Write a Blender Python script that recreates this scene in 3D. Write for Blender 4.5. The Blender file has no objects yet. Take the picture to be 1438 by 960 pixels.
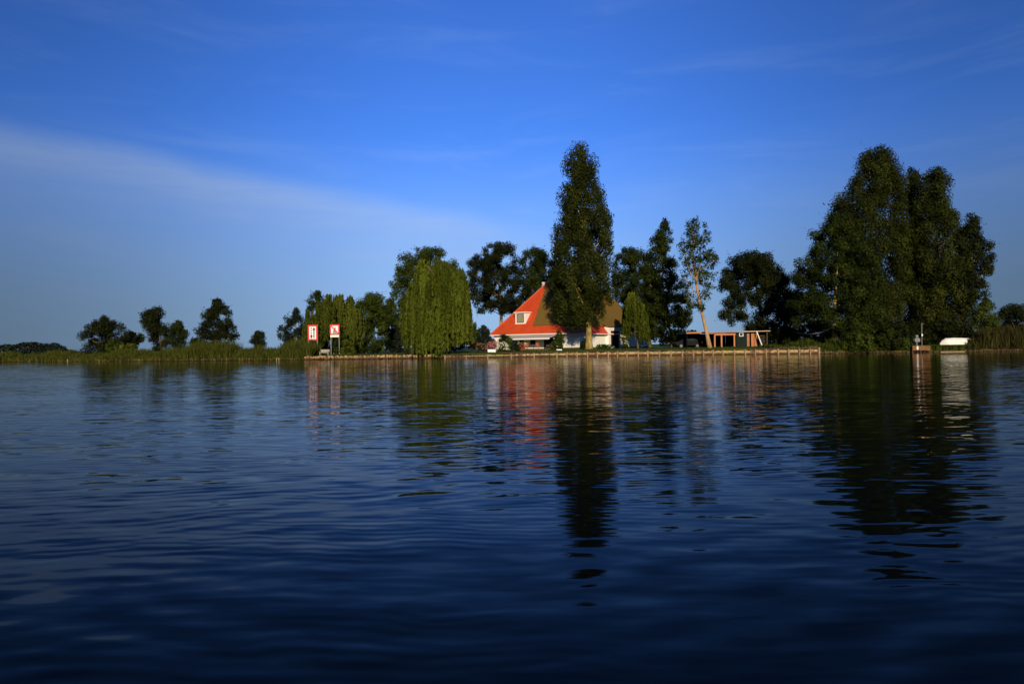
import bpy, bmesh, math, random
import numpy as np
from mathutils import Matrix, Vector

S = bpy.context.scene
COL = S.collection
R_ = math.radians
# ------------------------------------------------------------------ camera
H = 1.6                      # eye height over the water, metres
F = 959.0                    # focal length in photograph pixels (24 mm on full frame)
ROLL = R_(0.8)
PITCH = math.atan(5.7 / F)
cam_d = bpy.data.cameras.new('camera'); cam = bpy.data.objects.new('camera', cam_d); COL.objects.link(cam)
cam_d.sensor_width = 36; cam_d.lens = F / 1438 * 36
cam_d.clip_start = .1; cam_d.clip_end = 12000
cam.matrix_world = Matrix.Translation((0, 0, H)) @ Matrix.Rotation(math.pi / 2 + PITCH, 4, 'X') @ Matrix.Rotation(-ROLL, 4, 'Z')
S.camera = cam
# ------------------------------------------------------------------ light
SUN_EL, SUN_AZ = R_(19), R_(3)         # sun low behind the viewer, a touch to the right
to_sun = Vector((math.sin(SUN_AZ) * math.cos(SUN_EL), -math.cos(SUN_AZ) * math.cos(SUN_EL), math.sin(SUN_EL)))
sl = bpy.data.lights.new('sun', 'SUN'); sl.energy = 4.7; sl.angle = R_(.5); sl.color = (1, .84, .60)
so = bpy.data.objects.new('sun', sl); COL.objects.link(so)
so.rotation_euler = to_sun.to_track_quat('Z', 'Y').to_euler(); so.location = (0, -50, 60)
S.view_settings.view_transform = 'Standard'; S.view_settings.look = 'None'
S.view_settings.exposure = 0; S.view_settings.gamma = 1
S.cycles.max_bounces = 6; S.cycles.transparent_max_bounces = 6
S.cycles.caustics_reflective = False; S.cycles.caustics_refractive = False
S.cycles.use_denoising = True


class NT:
    """small helper to write node trees as expressions"""
    def __init__(s, tree): s.t = tree; s.n = tree.nodes; s.l = tree.links
    def put(s, node, i, v):
        if v is None: return
        if isinstance(v, bpy.types.NodeSocket): s.l.new(v, node.inputs[i])
        else: node.inputs[i].default_value = v
    def m(s, op, a, b=None, c=None, clamp=False):
        n = s.n.new('ShaderNodeMath'); n.operation = op; n.use_clamp = clamp
        s.put(n, 0, a); s.put(n, 1, b); s.put(n, 2, c); return n.outputs[0]
    def v(s, op, a, b=None, scale=None):
        n = s.n.new('ShaderNodeVectorMath'); n.operation = op
        s.put(n, 0, a); s.put(n, 1, b)
        if scale is not None: s.put(n, 3, scale)
        return n.outputs[0]
    def mix(s, f, a, b, blend='MIX'):
        n = s.n.new('ShaderNodeMix'); n.data_type = 'RGBA'; n.blend_type = blend
        s.put(n, 0, f); s.put(n, 6, a); s.put(n, 7, b); return n.outputs[2]
    def rng(s, x, a, b, c=0., d=1., kind='LINEAR'):
        n = s.n.new('ShaderNodeMapRange'); n.interpolation_type = kind
        for i, q in enumerate((x, a, b, c, d)): s.put(n, i, q)
        return n.outputs[0]
    def noise(s, vec, scale=1., detail=2., rough=.5, dist=0., color=False, dims='3D'):
        n = s.n.new('ShaderNodeTexNoise'); n.noise_dimensions = dims
        s.put(n, 'Vector', vec); n.inputs['Scale'].default_value = scale; n.inputs['Detail'].default_value = detail
        n.inputs['Roughness'].default_value = rough; n.inputs['Distortion'].default_value = dist
        return n.outputs['Color' if color else 'Fac']
    def mapping(s, vec, scale=(1, 1, 1), rot=(0, 0, 0), loc=(0, 0, 0)):
        n = s.n.new('ShaderNodeMapping'); s.put(n, 0, vec)
        n.inputs[1].default_value = loc; n.inputs[2].default_value = rot; n.inputs[3].default_value = scale
        return n.outputs[0]
    def sep(s, vec):
        n = s.n.new('ShaderNodeSeparateXYZ'); s.put(n, 0, vec); return n.outputs
    def comb(s, x, y, z):
        n = s.n.new('ShaderNodeCombineXYZ'); s.put(n, 0, x); s.put(n, 1, y); s.put(n, 2, z); return n.outputs[0]


W = bpy.data.worlds.new('World'); S.world = W; W.use_nodes = True
def build_sky():
    t = NT(W.node_tree); t.n.clear()
    out = t.n.new('ShaderNodeOutputWorld'); bg = t.n.new('ShaderNodeBackground')
    sky = t.n.new('ShaderNodeTexSky'); sky.sky_type = 'NISHITA'; sky.sun_disc = False
    sky.sun_elevation = SUN_EL; sky.sun_rotation = math.pi - SUN_AZ
    sky.altitude = 0; sky.air_density = 1.0; sky.dust_density = .35; sky.ozone_density = 3.0
    d = t.n.new('ShaderNodeTexCoord').outputs['Generated']
    x, y, z = t.sep(d)
    az = t.m('ARCTAN2', x, y); el = t.m('ARCSINE', z)
    col = t.mix(1., sky.outputs[0], (*SKY_TINT, 1), 'MULTIPLY')
    hs = t.n.new('ShaderNodeHueSaturation'); hs.inputs['Saturation'].default_value = SKY_SAT; hs.inputs['Hue'].default_value = SKY_HUE
    t.put(hs, 'Color', col); col = hs.outputs[0]
    # thin cirrus veil: a sharp upper rim falling from the left towards the house, soft below it
    wob = t.m('MULTIPLY', t.m('SUBTRACT', t.noise(t.comb(az, el, 0.), 5., 3.), .5), .035)
    edge = t.m('ADD', t.m('ADD', .168, t.m('MULTIPLY', az, -.19)), t.m('MULTIPLY', t.m('MULTIPLY', az, az), -.08))
    w = t.m('SUBTRACT', t.m('ADD', el, wob), edge)
    rim = t.rng(w, .024, -.016, 0, 1, 'SMOOTHSTEP')
    fall = t.m('ADD', t.rng(w, -.005, -.085, .68, 0, 'SMOOTHSTEP'), t.rng(w, -.02, -.24, .46, .24))
    side = t.m('MULTIPLY', t.rng(az, .16, -.12, 0, 1, 'SMOOTHSTEP'), t.rng(az, -1.2, -.75, 0, 1, 'SMOOTHSTEP'))
    streak = t.m('ADD', t.m('MULTIPLY', t.noise(t.mapping(t.comb(az, el, 0.), (2.2, 15, 1), (0, 0, R_(9))), 2., 4., .55), .6), t.m('MULTIPLY', t.noise(t.mapping(t.comb(az, el, 0.), (4, 46, 1), (0, 0, R_(11))), 2., 6., .65, .4), .4))
    veil = t.m('MULTIPLY', t.m('MULTIPLY', rim, fall), t.m('MULTIPLY', side, t.rng(streak, .25, .75, .45, 1.)))
    wisps = t.noise(t.mapping(t.comb(az, el, 0.), (1.4, 9, 1), (0, 0, R_(-6)), (3.1, 1.7, 0)), 2.3, 5., .6, .6)
    wisp = t.m('MULTIPLY', t.rng(wisps, .47, .8, 0, 1, 'SMOOTHSTEP'), t.rng(el, .55, .12, .12, .8))
    cl = t.m('ADD', t.m('MULTIPLY', veil, .66), t.m('MULTIPLY', wisp, .26), clamp=True)
    col = t.mix(cl, col, (*CLOUD, 1))
    # grey-blue haze bank low on the horizon
    hz = t.m('MULTIPLY', t.rng(el, .32, .02, 0, 1, 'SMOOTHSTEP'), .80)
    col = t.mix(hz, col, (*HAZE, 1))
    # lens corner falloff put into the sky colour: dimmer to both sides, most near the horizon
    aa = t.m('ABSOLUTE', t.m('ADD', az, .02))
    vignette = t.rng(aa, .05, .68, 1.06, SKY_EDGE, 'SMOOTHSTEP')
    low = t.m('ADD', 1., t.m('MULTIPLY', t.m('MULTIPLY', t.rng(el, .30, .02, 0, 1, 'SMOOTHSTEP'), t.rng(aa, .15, .68, 0, 1)), -.42))
    vignette = t.m('MULTIPLY', vignette, low)
    col = t.mix(1., col, t.comb(vignette, vignette, vignette), 'MULTIPLY')
    t.l.new(col, bg.inputs[0]); bg.inputs[1].default_value = SKY_STR
    t.l.new(bg.outputs[0], out.inputs[0])
SKY_STR = .1; SKY_EDGE = .62
SKY_TINT = (.38, .74, 1.55); SKY_SAT = 1.0; SKY_HUE = .5
CLOUD = (3.9, 5.4, 8.8); HAZE = (2.9, 4.4, 6.6)
build_sky()

# ------------------------------------------------------------------ picture <-> place
_c, _s = math.cos(ROLL), math.sin(ROLL)
def lev(u, v):
    du, up = u - 719., 480. - v
    return du * _c + up * _s, -du * _s + up * _c + 5.7
def at(u, v, Y):
    x, y = lev(u, v); return Vector((x / F * Y, Y, H + y / F * Y))
def on_z(u, v, z):
    x, y = lev(u, v); Y = (z - H) * F / y; return Vector((x / F * Y, Y, z))

shore_px = [(-420, 511.5), (0, 508), (220, 507), (440, 505.3), (720, 501.5), (880, 499.5), (1140, 496.8), (1300, 494.5), (1438, 492.5), (1800, 487.5)]
shore = [on_z(u, v, 0) for u, v in shore_px]
SX = [-6000.] + [p.x for p in shore] + [6000.]
SY = [shore[0].y + 900] + [p.y for p in shore] + [shore[-1].y - 20]
def shore_y(x): return float(np.interp(x, SX, SY))
QX0, QX1 = on_z(430, 505.3, 0).x, on_z(1150, 496.7, 0).x
def top_z(x): return float(np.interp(x, [-60, QX0, -8, 5, QX1, QX1 + 4, 80], [.45, .46, .52, .72, .82, .8, .8]))
def sm(a, b, x):
    t = min(1, max(0, (x - a) / (b - a))); return t * t * (3 - 2 * t)
def ground_z(x, y):
    d = y - shore_y(x); q = QX0 < x < QX1
    z = top_z(x) * (sm(-.05, .06, d) if q else sm(-.3, 1.8, d)) - (1 - sm(-1, 0.0, d)) * .6
    return z + .16 * sm(.5, 6, d)

# ------------------------------------------------------------------ materials
MATS = {}
def mat(name, fn):
    m = bpy.data.materials.new(name); m.use_nodes = True
    t = NT(m.node_tree); t.n.clear()
    out = t.n.new('ShaderNodeOutputMaterial'); t.l.new(fn(t), out.inputs[0]); MATS[name] = m
    return m
def pbsdf(t, col, rough=.7, normal=None, spec=.4, metal=0.):
    b = t.n.new('ShaderNodeBsdfPrincipled'); t.put(b, 'Base Color', col if isinstance(col, bpy.types.NodeSocket) else (*col, 1))
    t.put(b, 'Roughness', rough); t.put(b, 'Specular IOR Level', spec); t.put(b, 'Metallic', metal)
    if normal is not None: t.put(b, 'Normal', normal)
    return b.outputs[0]
def bump(t, h, strength=.4, dist=.05):
    b = t.n.new('ShaderNodeBump'); b.inputs['Strength'].default_value = strength; b.inputs['Distance'].default_value = dist
    t.put(b, 'Height', h); return b.outputs[0]
def objco(t): return t.n.new('ShaderNodeTexCoord').outputs['Object']
def pos(t): return t.n.new('ShaderNodeNewGeometry').outputs['Position']
def plain(name, c, rough=.7, var=.25, scale=3., stretch=(1, 1, 1), spec=.4, metal=0., c2=None, bs=.3):
    def fn(t):
        n = t.noise(t.mapping(objco(t), stretch), scale, 5., .6)
        a = tuple(x * (1 - var) for x in c); b = c2 or tuple(min(1, x * (1 + var)) for x in c)
        col = t.mix(t.rng(n, .3, .7), (*a, 1), (*b, 1))
        return pbsdf(t, col, rough, bump(t, n, bs, .03), spec, metal)
    return mat(name, fn)
def leafmat(name, dark, light, trans=.3):
    def fn(t):
        a = t.n.new('ShaderNodeAttribute'); a.attribute_name = 'leafvar'
        col = t.mix(a.outputs['Fac'], (*dark, 1), (*light, 1))
        d = pbsdf(t, col, .7, None, .06)
        tr = t.n.new('ShaderNodeBsdfTranslucent'); t.put(tr, 0, t.mix(1., col, (1.0, 1.25, .5, 1), 'MULTIPLY'))
        mx = t.n.new('ShaderNodeMixShader'); mx.inputs[0].default_value = trans
        t.l.new(d, mx.inputs[1]); t.l.new(tr.outputs[0], mx.inputs[2]); return mx.outputs[0]
    return mat(name, fn)
leafmat('leaf_poplar', (0.012, 0.017, 0.003), (0.056, 0.068, 0.011))
leafmat('leaf_dark', (0.01, 0.017, 0.003), (0.046, 0.064, 0.009))
leafmat('leaf_blackish', (0.007, 0.01, 0.003), (0.03, 0.038, 0.008))
leafmat('leaf_mid', (0.018, 0.03, 0.004), (0.078, 0.105, 0.014))
leafmat('leaf_willow', (.024,.035,.003), (.150,.185,.018))
leafmat('leaf_olive', (0.032, 0.044, 0.005), (0.12, 0.14, 0.017))
leafmat('leaf_bright', (.030, .055, .008), (.085, .130, .018))
leafmat('leaf_conifer', (0.009, 0.014, 0.009), (0.028, 0.04, 0.024))
leafmat('leaf_reed', (.034, .048, .007), (.105, .110, .018))
leafmat('leaf_brown_reed', (0.022, 0.024, 0.006), (0.072, 0.064, 0.018))
leafmat('leaf_grass', (.020, .045, .006), (.060, .095, .012))
leafmat('leaf_straw', (.16, .11, .045), (.42, .30, .14))
leafmat('petal_pink', (.34, .09, .12), (.62, .28, .30), .2)
leafmat('petal_white', (.70, .62, .50), (.85, .80, .70), .2)
leafmat('petal_red', (.40, .06, .05), (.60, .13, .10), .2)
plain('bark_grey', (.17, .13, .075), .85, .4, 4, (1, 1, .3), .2)
plain('bark_yellow', (.30, .22, .07), .85, .75, 1.6, (1, 1, .35), .2, 0, (.55, .40, .12), .8)
plain('bark_tan', (.40, .25, .12), .85, .3, 4, (1, 1, .3), .2)
plain('bark_dark', (.06, .045, .03), .9, .4, 4, (1, 1, .3), .2)
plain('white_render', (.83, .80, .73), .8, .07, 1.3, spec=.2)
plain('cream_paint', (.80, .76, .66), .5, .04, 2)
plain('white_paint', (.80, .78, .74), .45, .05, 3)
plain('canvas', (.42, .38, .32), .85, .08, 4)
plain('dark_green_paint', (.010, .018, .015), .8, .2, 2, spec=.1)
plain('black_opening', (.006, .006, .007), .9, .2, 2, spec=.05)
plain('orange_wood', (.42, .15, .045), .6, .35, 3, (4, 4, .5))
plain('dark_wood', (.07, .045, .025), .8, .35, 3, (3, 3, .5))
plain('weathered_wood', (.27, .18, .095), .8, .45, 3, (2, 2, .5))
plain('grey_wood', (.36, .33, .24), .8, .3, 5)
plain('galvanised', (.40, .41, .40), .45, .2, 6, metal=.6)
plain('sign_red', (.60, .025, .03), .45, .06, 4)
plain('sign_white', (.80, .78, .76), .45, .03, 4)
plain('sign_black', (.008, .008, .01), .5, .1, 4)
plain('boat_white', (.80, .77, .66), .35, .07, 2)
plain('grey_plastic', (.17, .175, .18), .45, .1, 4)
plain('hammock_cloth', (.34, .33, .48), .8, .15, 6)
plain('car_black', (.004, .004, .005), .45, .1, 2, spec=.08)
plain('tyre_rubber', (.012, .012, .012), .85, .1, 6)
plain('ridge_tile', (.50, .085, .025), .7, .3, 4)
plain('landing_wood', (.17, .075, .022), .8, .35, 3)
plain('dull_metal', (.12, .115, .10), .6, .2, 6)
plain('tan_edge', (.50, .36, .24), .7, .3, 2.5)
plain('chrome', (.6, .6, .6), .2, .05, 6, metal=1.)
plain('moss_roof', (.25, .20, .12), .9, .4, 2.)
plain('stone_grey', (.30, .24, .16), .85, .3, 3)
plain('soil', (.045, .032, .02), .95, .3, 2)
def glassf(t):
    return pbsdf(t, (.02, .024, .026), .06, None, .8)
mat('window_glass', glassf)
def curtainf(t):
    n = t.noise(t.mapping(objco(t), (6, 6, .5)), 3, 2); return pbsdf(t, t.mix(n, (.16, .15, .08, 1), (.40, .37, .24, 1)), .35, None, .6)
mat('window_curtained', curtainf)
def tilef(t):
    x, y, z = t.sep(objco(t))
    rows = t.m('FRACT', t.m('MULTIPLY', z, 3.6))
    nx = t.noise(objco(t), .55, 4, .6); n2 = t.noise(objco(t), 7., 3, .7)
    c = t.mix(t.rng(nx, .3, .7), (.42, .034, .006, 1), (.56, .060, .008, 1))
    c = t.mix(t.rng(n2, .35, .75), c, (.64, .085, .013, 1))
    c = t.mix(t.m('MULTIPLY', t.rng(t.noise(objco(t), 1.5, 6, .75), .52, .72), .6), c, (.20, .035, .018, 1))
    h = t.m('ADD', rows, t.m('MULTIPLY', t.m('SINE', t.m('MULTIPLY', t.m('ADD', x, y), 21.)), .5))
    return pbsdf(t, c, .55, bump(t, h, .45, .05), .35)
mat('roof_tile_red', tilef)
def thatchf(t):
    n = t.noise(t.mapping(objco(t), (5, 5, 1.2)), 2., 5, .7); g = t.noise(objco(t), .35, 3)
    c = t.mix(t.rng(n, .3, .7), (.105, .062, .014, 1), (.21, .13, .030, 1))
    c = t.mix(t.rng(g, .5, .75, 0, .6), c, (.10, .095, .022, 1))
    return pbsdf(t, c, .95, bump(t, n, .6, .08), .1)
mat('thatch', thatchf)
def quayf(t):
    p = objco(t); n = t.noise(t.mapping(p, (1.2, 1.2, 1.6)), 2., 5, .65)
    c = t.mix(t.rng(n, .40, .60), (.11, .06, .025, 1), (.46, .29, .14, 1))
    g = t.noise(p, .22, 3); c = t.mix(t.rng(g, .48, .66, 0, .6), c, (.40, .36, .11, 1))
    z = t.sep(pos(t))[2]; wet = t.rng(t.m('ADD', z, t.m('MULTIPLY', t.m('SUBTRACT', n, .5), .3)), .16, .34)
    c = t.mix(wet, (.055, .030, .012, 1), c)
    return pbsdf(t, c, .8, bump(t, n, .6, .06), .25)
mat('quay_stone', quayf)
def groundf(t):
    p = pos(t); n = t.noise(p, .6, 6, .65); n2 = t.noise(p, .08, 3); y = t.sep(p)
    c = t.mix(t.rng(n, .3, .7), (.018, .034, .005, 1), (.050, .080, .010, 1))
    c = t.mix(t.rng(n2, .52, .7, 0, .7), c, (.060, .060, .014, 1))
    wet = t.rng(y[2], .08, .4); c = t.mix(wet, (.028, .017, .008, 1), c)
    return pbsdf(t, c, .95, bump(t, n, .5, .12), .1)
mat('meadow', groundf)
def waterf(t):
    p = pos(t)
    def octave(sx, sy, rot, seed, amp, det=1.5):
        q = t.mapping(t.v('ADD', p, (seed * 13.7, seed * 7.3, seed * 3.1)), (sx, sy, 1), (0, 0, rot))
        c = t.noise(q, 1., det, .45, .25, True); return t.v('SCALE', t.v('SUBTRACT', c, (.5, .5, .5)), None, amp)
    calm = t.rng(t.noise(t.mapping(p, (.045, .075, 1), (0, 0, .3)), 1., 2.), .36, .66, .35, 1.25)
    calm = t.m('MULTIPLY', calm, t.rng(t.sep(p)[1], 24., 70., 1., .42, 'SMOOTHSTEP'))
    a = octave(.10, .42, R_(-10), 1, .03)
    b = octave(.32, 1.5, R_(-12), 2, .08, 2.)
    c = octave(.75, 3.3, R_(7), 3, .20, 2.)
    d = octave(1.9, 7.5, R_(-6), 4, .27, 2.)
    s = t.v('ADD', t.v('ADD', a, b), t.v('ADD', c, d))
    x, y, z = t.sep(t.v('SCALE', s, None, calm))
    # long-crested ripple trains crossing the open water in drifting patches
    px_, py_, pz_ = t.sep(p)
    for k, (ang, wl, amp, fr) in enumerate(((R_(24), .62, .030, .23), (R_(17), .34, .022, .31), (R_(-13), .47, .020, .27), (R_(12), .21, .034, .42), (R_(-4), .14, .028, .55))):
        ph = t.m('ADD', t.m('MULTIPLY', px_, -math.sin(ang) * 2 * math.pi / wl), t.m('MULTIPLY', py_, math.cos(ang) * 2 * math.pi / wl))
        ph = t.m('ADD', ph, t.m('MULTIPLY', t.noise(t.v('ADD', p, (k * 31., k * 17., 0)), fr * 1.6, 3.), 22.))
        patch = t.rng(t.noise(t.mapping(t.v('ADD', p, (k * 53., 9., k * 5.)), (.6, 1, 1)), fr, 2.), .40, .68, 0, 1, 'SMOOTHSTEP')
        sw = t.m('MULTIPLY', t.m('MULTIPLY', t.m('COSINE', ph), amp * .9), t.m('MULTIPLY', patch, t.rng(py_, 24., 70., 1., .4, 'SMOOTHSTEP')))
        x = t.m('ADD', x, t.m('MULTIPLY', sw, -math.sin(ang))); y = t.m('ADD', y, t.m('MULTIPLY', sw, math.cos(ang)))
    nrm = t.v('NORMALIZE', t.comb(t.m('MULTIPLY', x, -.32), t.m('MULTIPLY', y, -1.), 1.))
    b_ = t.n.new('ShaderNodeBsdfPrincipled'); b_.inputs['Base Color'].default_value = (.0004, .0018, .0024, 1)
    b_.inputs['Roughness'].default_value = .045; b_.inputs['IOR'].default_value = 1.333; b_.inputs['Specular IOR Level'].default_value = .07
    b_.inputs['Specular Tint'].default_value = (.8, .9, .5, 1)
    t.put(b_, 'Normal', nrm); return b_.outputs[0]
mat('water', waterf)

# ------------------------------------------------------------------ object helpers
def tag(o, label=None, cat=None, group=None, kind=None):
    if label: o['label'] = label
    if cat: o['category'] = cat
    if group: o['group'] = group
    if kind: o['kind'] = kind
    return o
def empty(name, loc, label, cat, group=None, rz=0.):
    o = bpy.data.objects.new(name, None); COL.objects.link(o); o.location = loc; o.rotation_euler.z = rz
    o.empty_display_size = .3
    return tag(o, label, cat, group)
class MB:
    def __init__(s): s.v = []; s.f = []
    def add(s, vs, fs):
        k = len(s.v); s.v += [tuple(v) for v in vs]; s.f += [tuple(i + k for i in f) for f in fs]; return s
    def box(s, x0, x1, y0, y1, z0, z1):
        return s.add([(x0, y0, z0), (x1, y0, z0), (x1, y1, z0), (x0, y1, z0), (x0, y0, z1), (x1, y0, z1), (x1, y1, z1), (x0, y1, z1)],
                     [(0, 3, 2, 1), (4, 5, 6, 7), (0, 1, 5, 4), (1, 2, 6, 5), (2, 3, 7, 6), (3, 0, 4, 7)])
    def tube(s, pts, rad, n=7):
        pts = [Vector(p) for p in pts]; vs = []; fs = []
        for i, p in enumerate(pts):
            d = (pts[min(i + 1, len(pts) - 1)] - pts[max(i - 1, 0)]).normalized()
            a = d.cross(Vector((0, 1, 0) if abs(d.y) < .9 else (1, 0, 0))).normalized(); b = d.cross(a)
            r = rad[i] if hasattr(rad, '__len__') else rad
            for k in range(n):
                q = 2 * math.pi * k / n; vs.append(p + a * (r * math.cos(q)) + b * (r * math.sin(q)))
        for i in range(len(pts) - 1):
            for k in range(n):
                j = (k + 1) % n; fs.append((i * n + k, i * n + j, (i + 1) * n + j, (i + 1) * n + k))
        fs.append(tuple(range(n))[::-1]); m = (len(pts) - 1) * n; fs.append(tuple(range(m, m + n)))
        return s.add(vs, fs)
    def prism(s, poly, fn, t0, t1):
        """extrude a 2D outline: fn(a, b, t) -> xyz"""
        n = len(poly); vs = [fn(a, b, t0) for a, b in poly] + [fn(a, b, t1) for a, b in poly]
        fs = [tuple(range(n))[::-1], tuple(range(n, 2 * n))] + [(i, (i + 1) % n, n + (i + 1) % n, n + i) for i in range(n)]
        return s.add(vs, fs)
    def rock(s, c, r, rnd):
        bm = bmesh.new(); bmesh.ops.create_icosphere(bm, subdivisions=2, radius=1)
        vs = []
        ph = [rnd.uniform(0, 6) for _ in range(3)]
        for v in bm.verts:
            k = 1 + .14 * math.sin(3.1 * v.co.x + ph[0]) + .12 * math.sin(3.7 * v.co.y + ph[1]) + .1 * math.sin(4.3 * v.co.z + ph[2])
            vs.append((c[0] + v.co.x * r[0] * k, c[1] + v.co.y * r[1] * k, c[2] + v.co.z * r[2] * k))
        fs = [tuple(v.index for v in f.verts) for f in bm.faces]; bm.free(); return s.add(vs, fs)
    def build(s, name, m, parent=None, bev=0., smooth=False):
        me = bpy.data.meshes.new(name); me.from_pydata(s.v, [], s.f); me.update()
        bm = bmesh.new(); bm.from_mesh(me); bmesh.ops.recalc_face_normals(bm, faces=bm.faces); bm.to_mesh(me); bm.free()
        if smooth:
            for p in me.polygons: p.use_smooth = True
        o = bpy.data.objects.new(name, me); COL.objects.link(o); me.materials.append(MATS[m])
        if parent: o.parent = parent
        if bev:
            b = o.modifiers.new('bevel', 'BEVEL'); b.width = bev; b.segments = 2; b.limit_method = 'ANGLE'
        return o
def leaves(name, P, A, B, var, m, parent=None):
    """leaf quads: centre P, half axis A (length) and B (width): a pointed rhombus each"""
    n = len(P); V = np.empty((n, 4, 3), np.float32)
    V[:, 0] = P - A; V[:, 1] = P + B - A * .15; V[:, 2] = P + A; V[:, 3] = P - B - A * .15
    me = bpy.data.meshes.new(name); me.vertices.add(n * 4); me.loops.add(n * 4); me.polygons.add(n)
    me.vertices.foreach_set('co', V.ravel()); me.loops.foreach_set('vertex_index', np.arange(n * 4, dtype=np.int32))
    me.polygons.foreach_set('loop_start', np.arange(0, n * 4, 4, dtype=np.int32))
    me.polygons.foreach_set('loop_total', np.full(n, 4, np.int32))
    at_ = me.attributes.new('leafvar', 'FLOAT', 'FACE'); at_.data.foreach_set('value', np.clip(var, 0, 1).astype(np.float32))
    me.update(); me.validate()
    o = bpy.data.objects.new(name, me); COL.objects.link(o); me.materials.append(MATS[m])
    if parent: o.parent = parent
    return o
def unit(a): return a / np.maximum(1e-6, np.linalg.norm(a, axis=1, keepdims=True))

# ------------------------------------------------------------------ water and ground
def build_water():
    mb = MB(); mb.add([(-6000, -4000, 0), (6000, -4000, 0), (6000, 2500, 0), (-6000, 2500, 0)], [(0, 1, 2, 3)])
    tag(mb.build('water', 'water'), kind='structure')
build_water()
def build_ground():
    xs = sorted(set([-6000, -3000, -1500, -700, -400, -250] + list(np.arange(-180, 180, 1.5)) + [QX0 - .02, QX0 + .02, QX1 - .02, QX1 + .02] + [250, 400, 700, 1500, 3000, 6000]))
    ds = [-1.2, -.5, -.06, .07, .5, 1, 1.8, 3, 4.5, 6.5, 10, 16, 26, 45, 80, 150, 300, 700, 1500, 3500, 9000]
    rn = random.Random(4); vs = []
    for x in xs:
        for d in ds:
            y = shore_y(x) + d; jig = rn.uniform(-.05, .05) if 1 < d < 100 else 0
            vs.append((x, y, ground_z(x, y) + jig))
    m = len(ds); fs = [(i * m + j, (i + 1) * m + j, (i + 1) * m + j + 1, i * m + j + 1) for i in range(len(xs) - 1) for j in range(m - 1)]
    tag(MB().add(vs, fs).build('ground', 'meadow', smooth=True), kind='structure')
build_ground()

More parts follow.
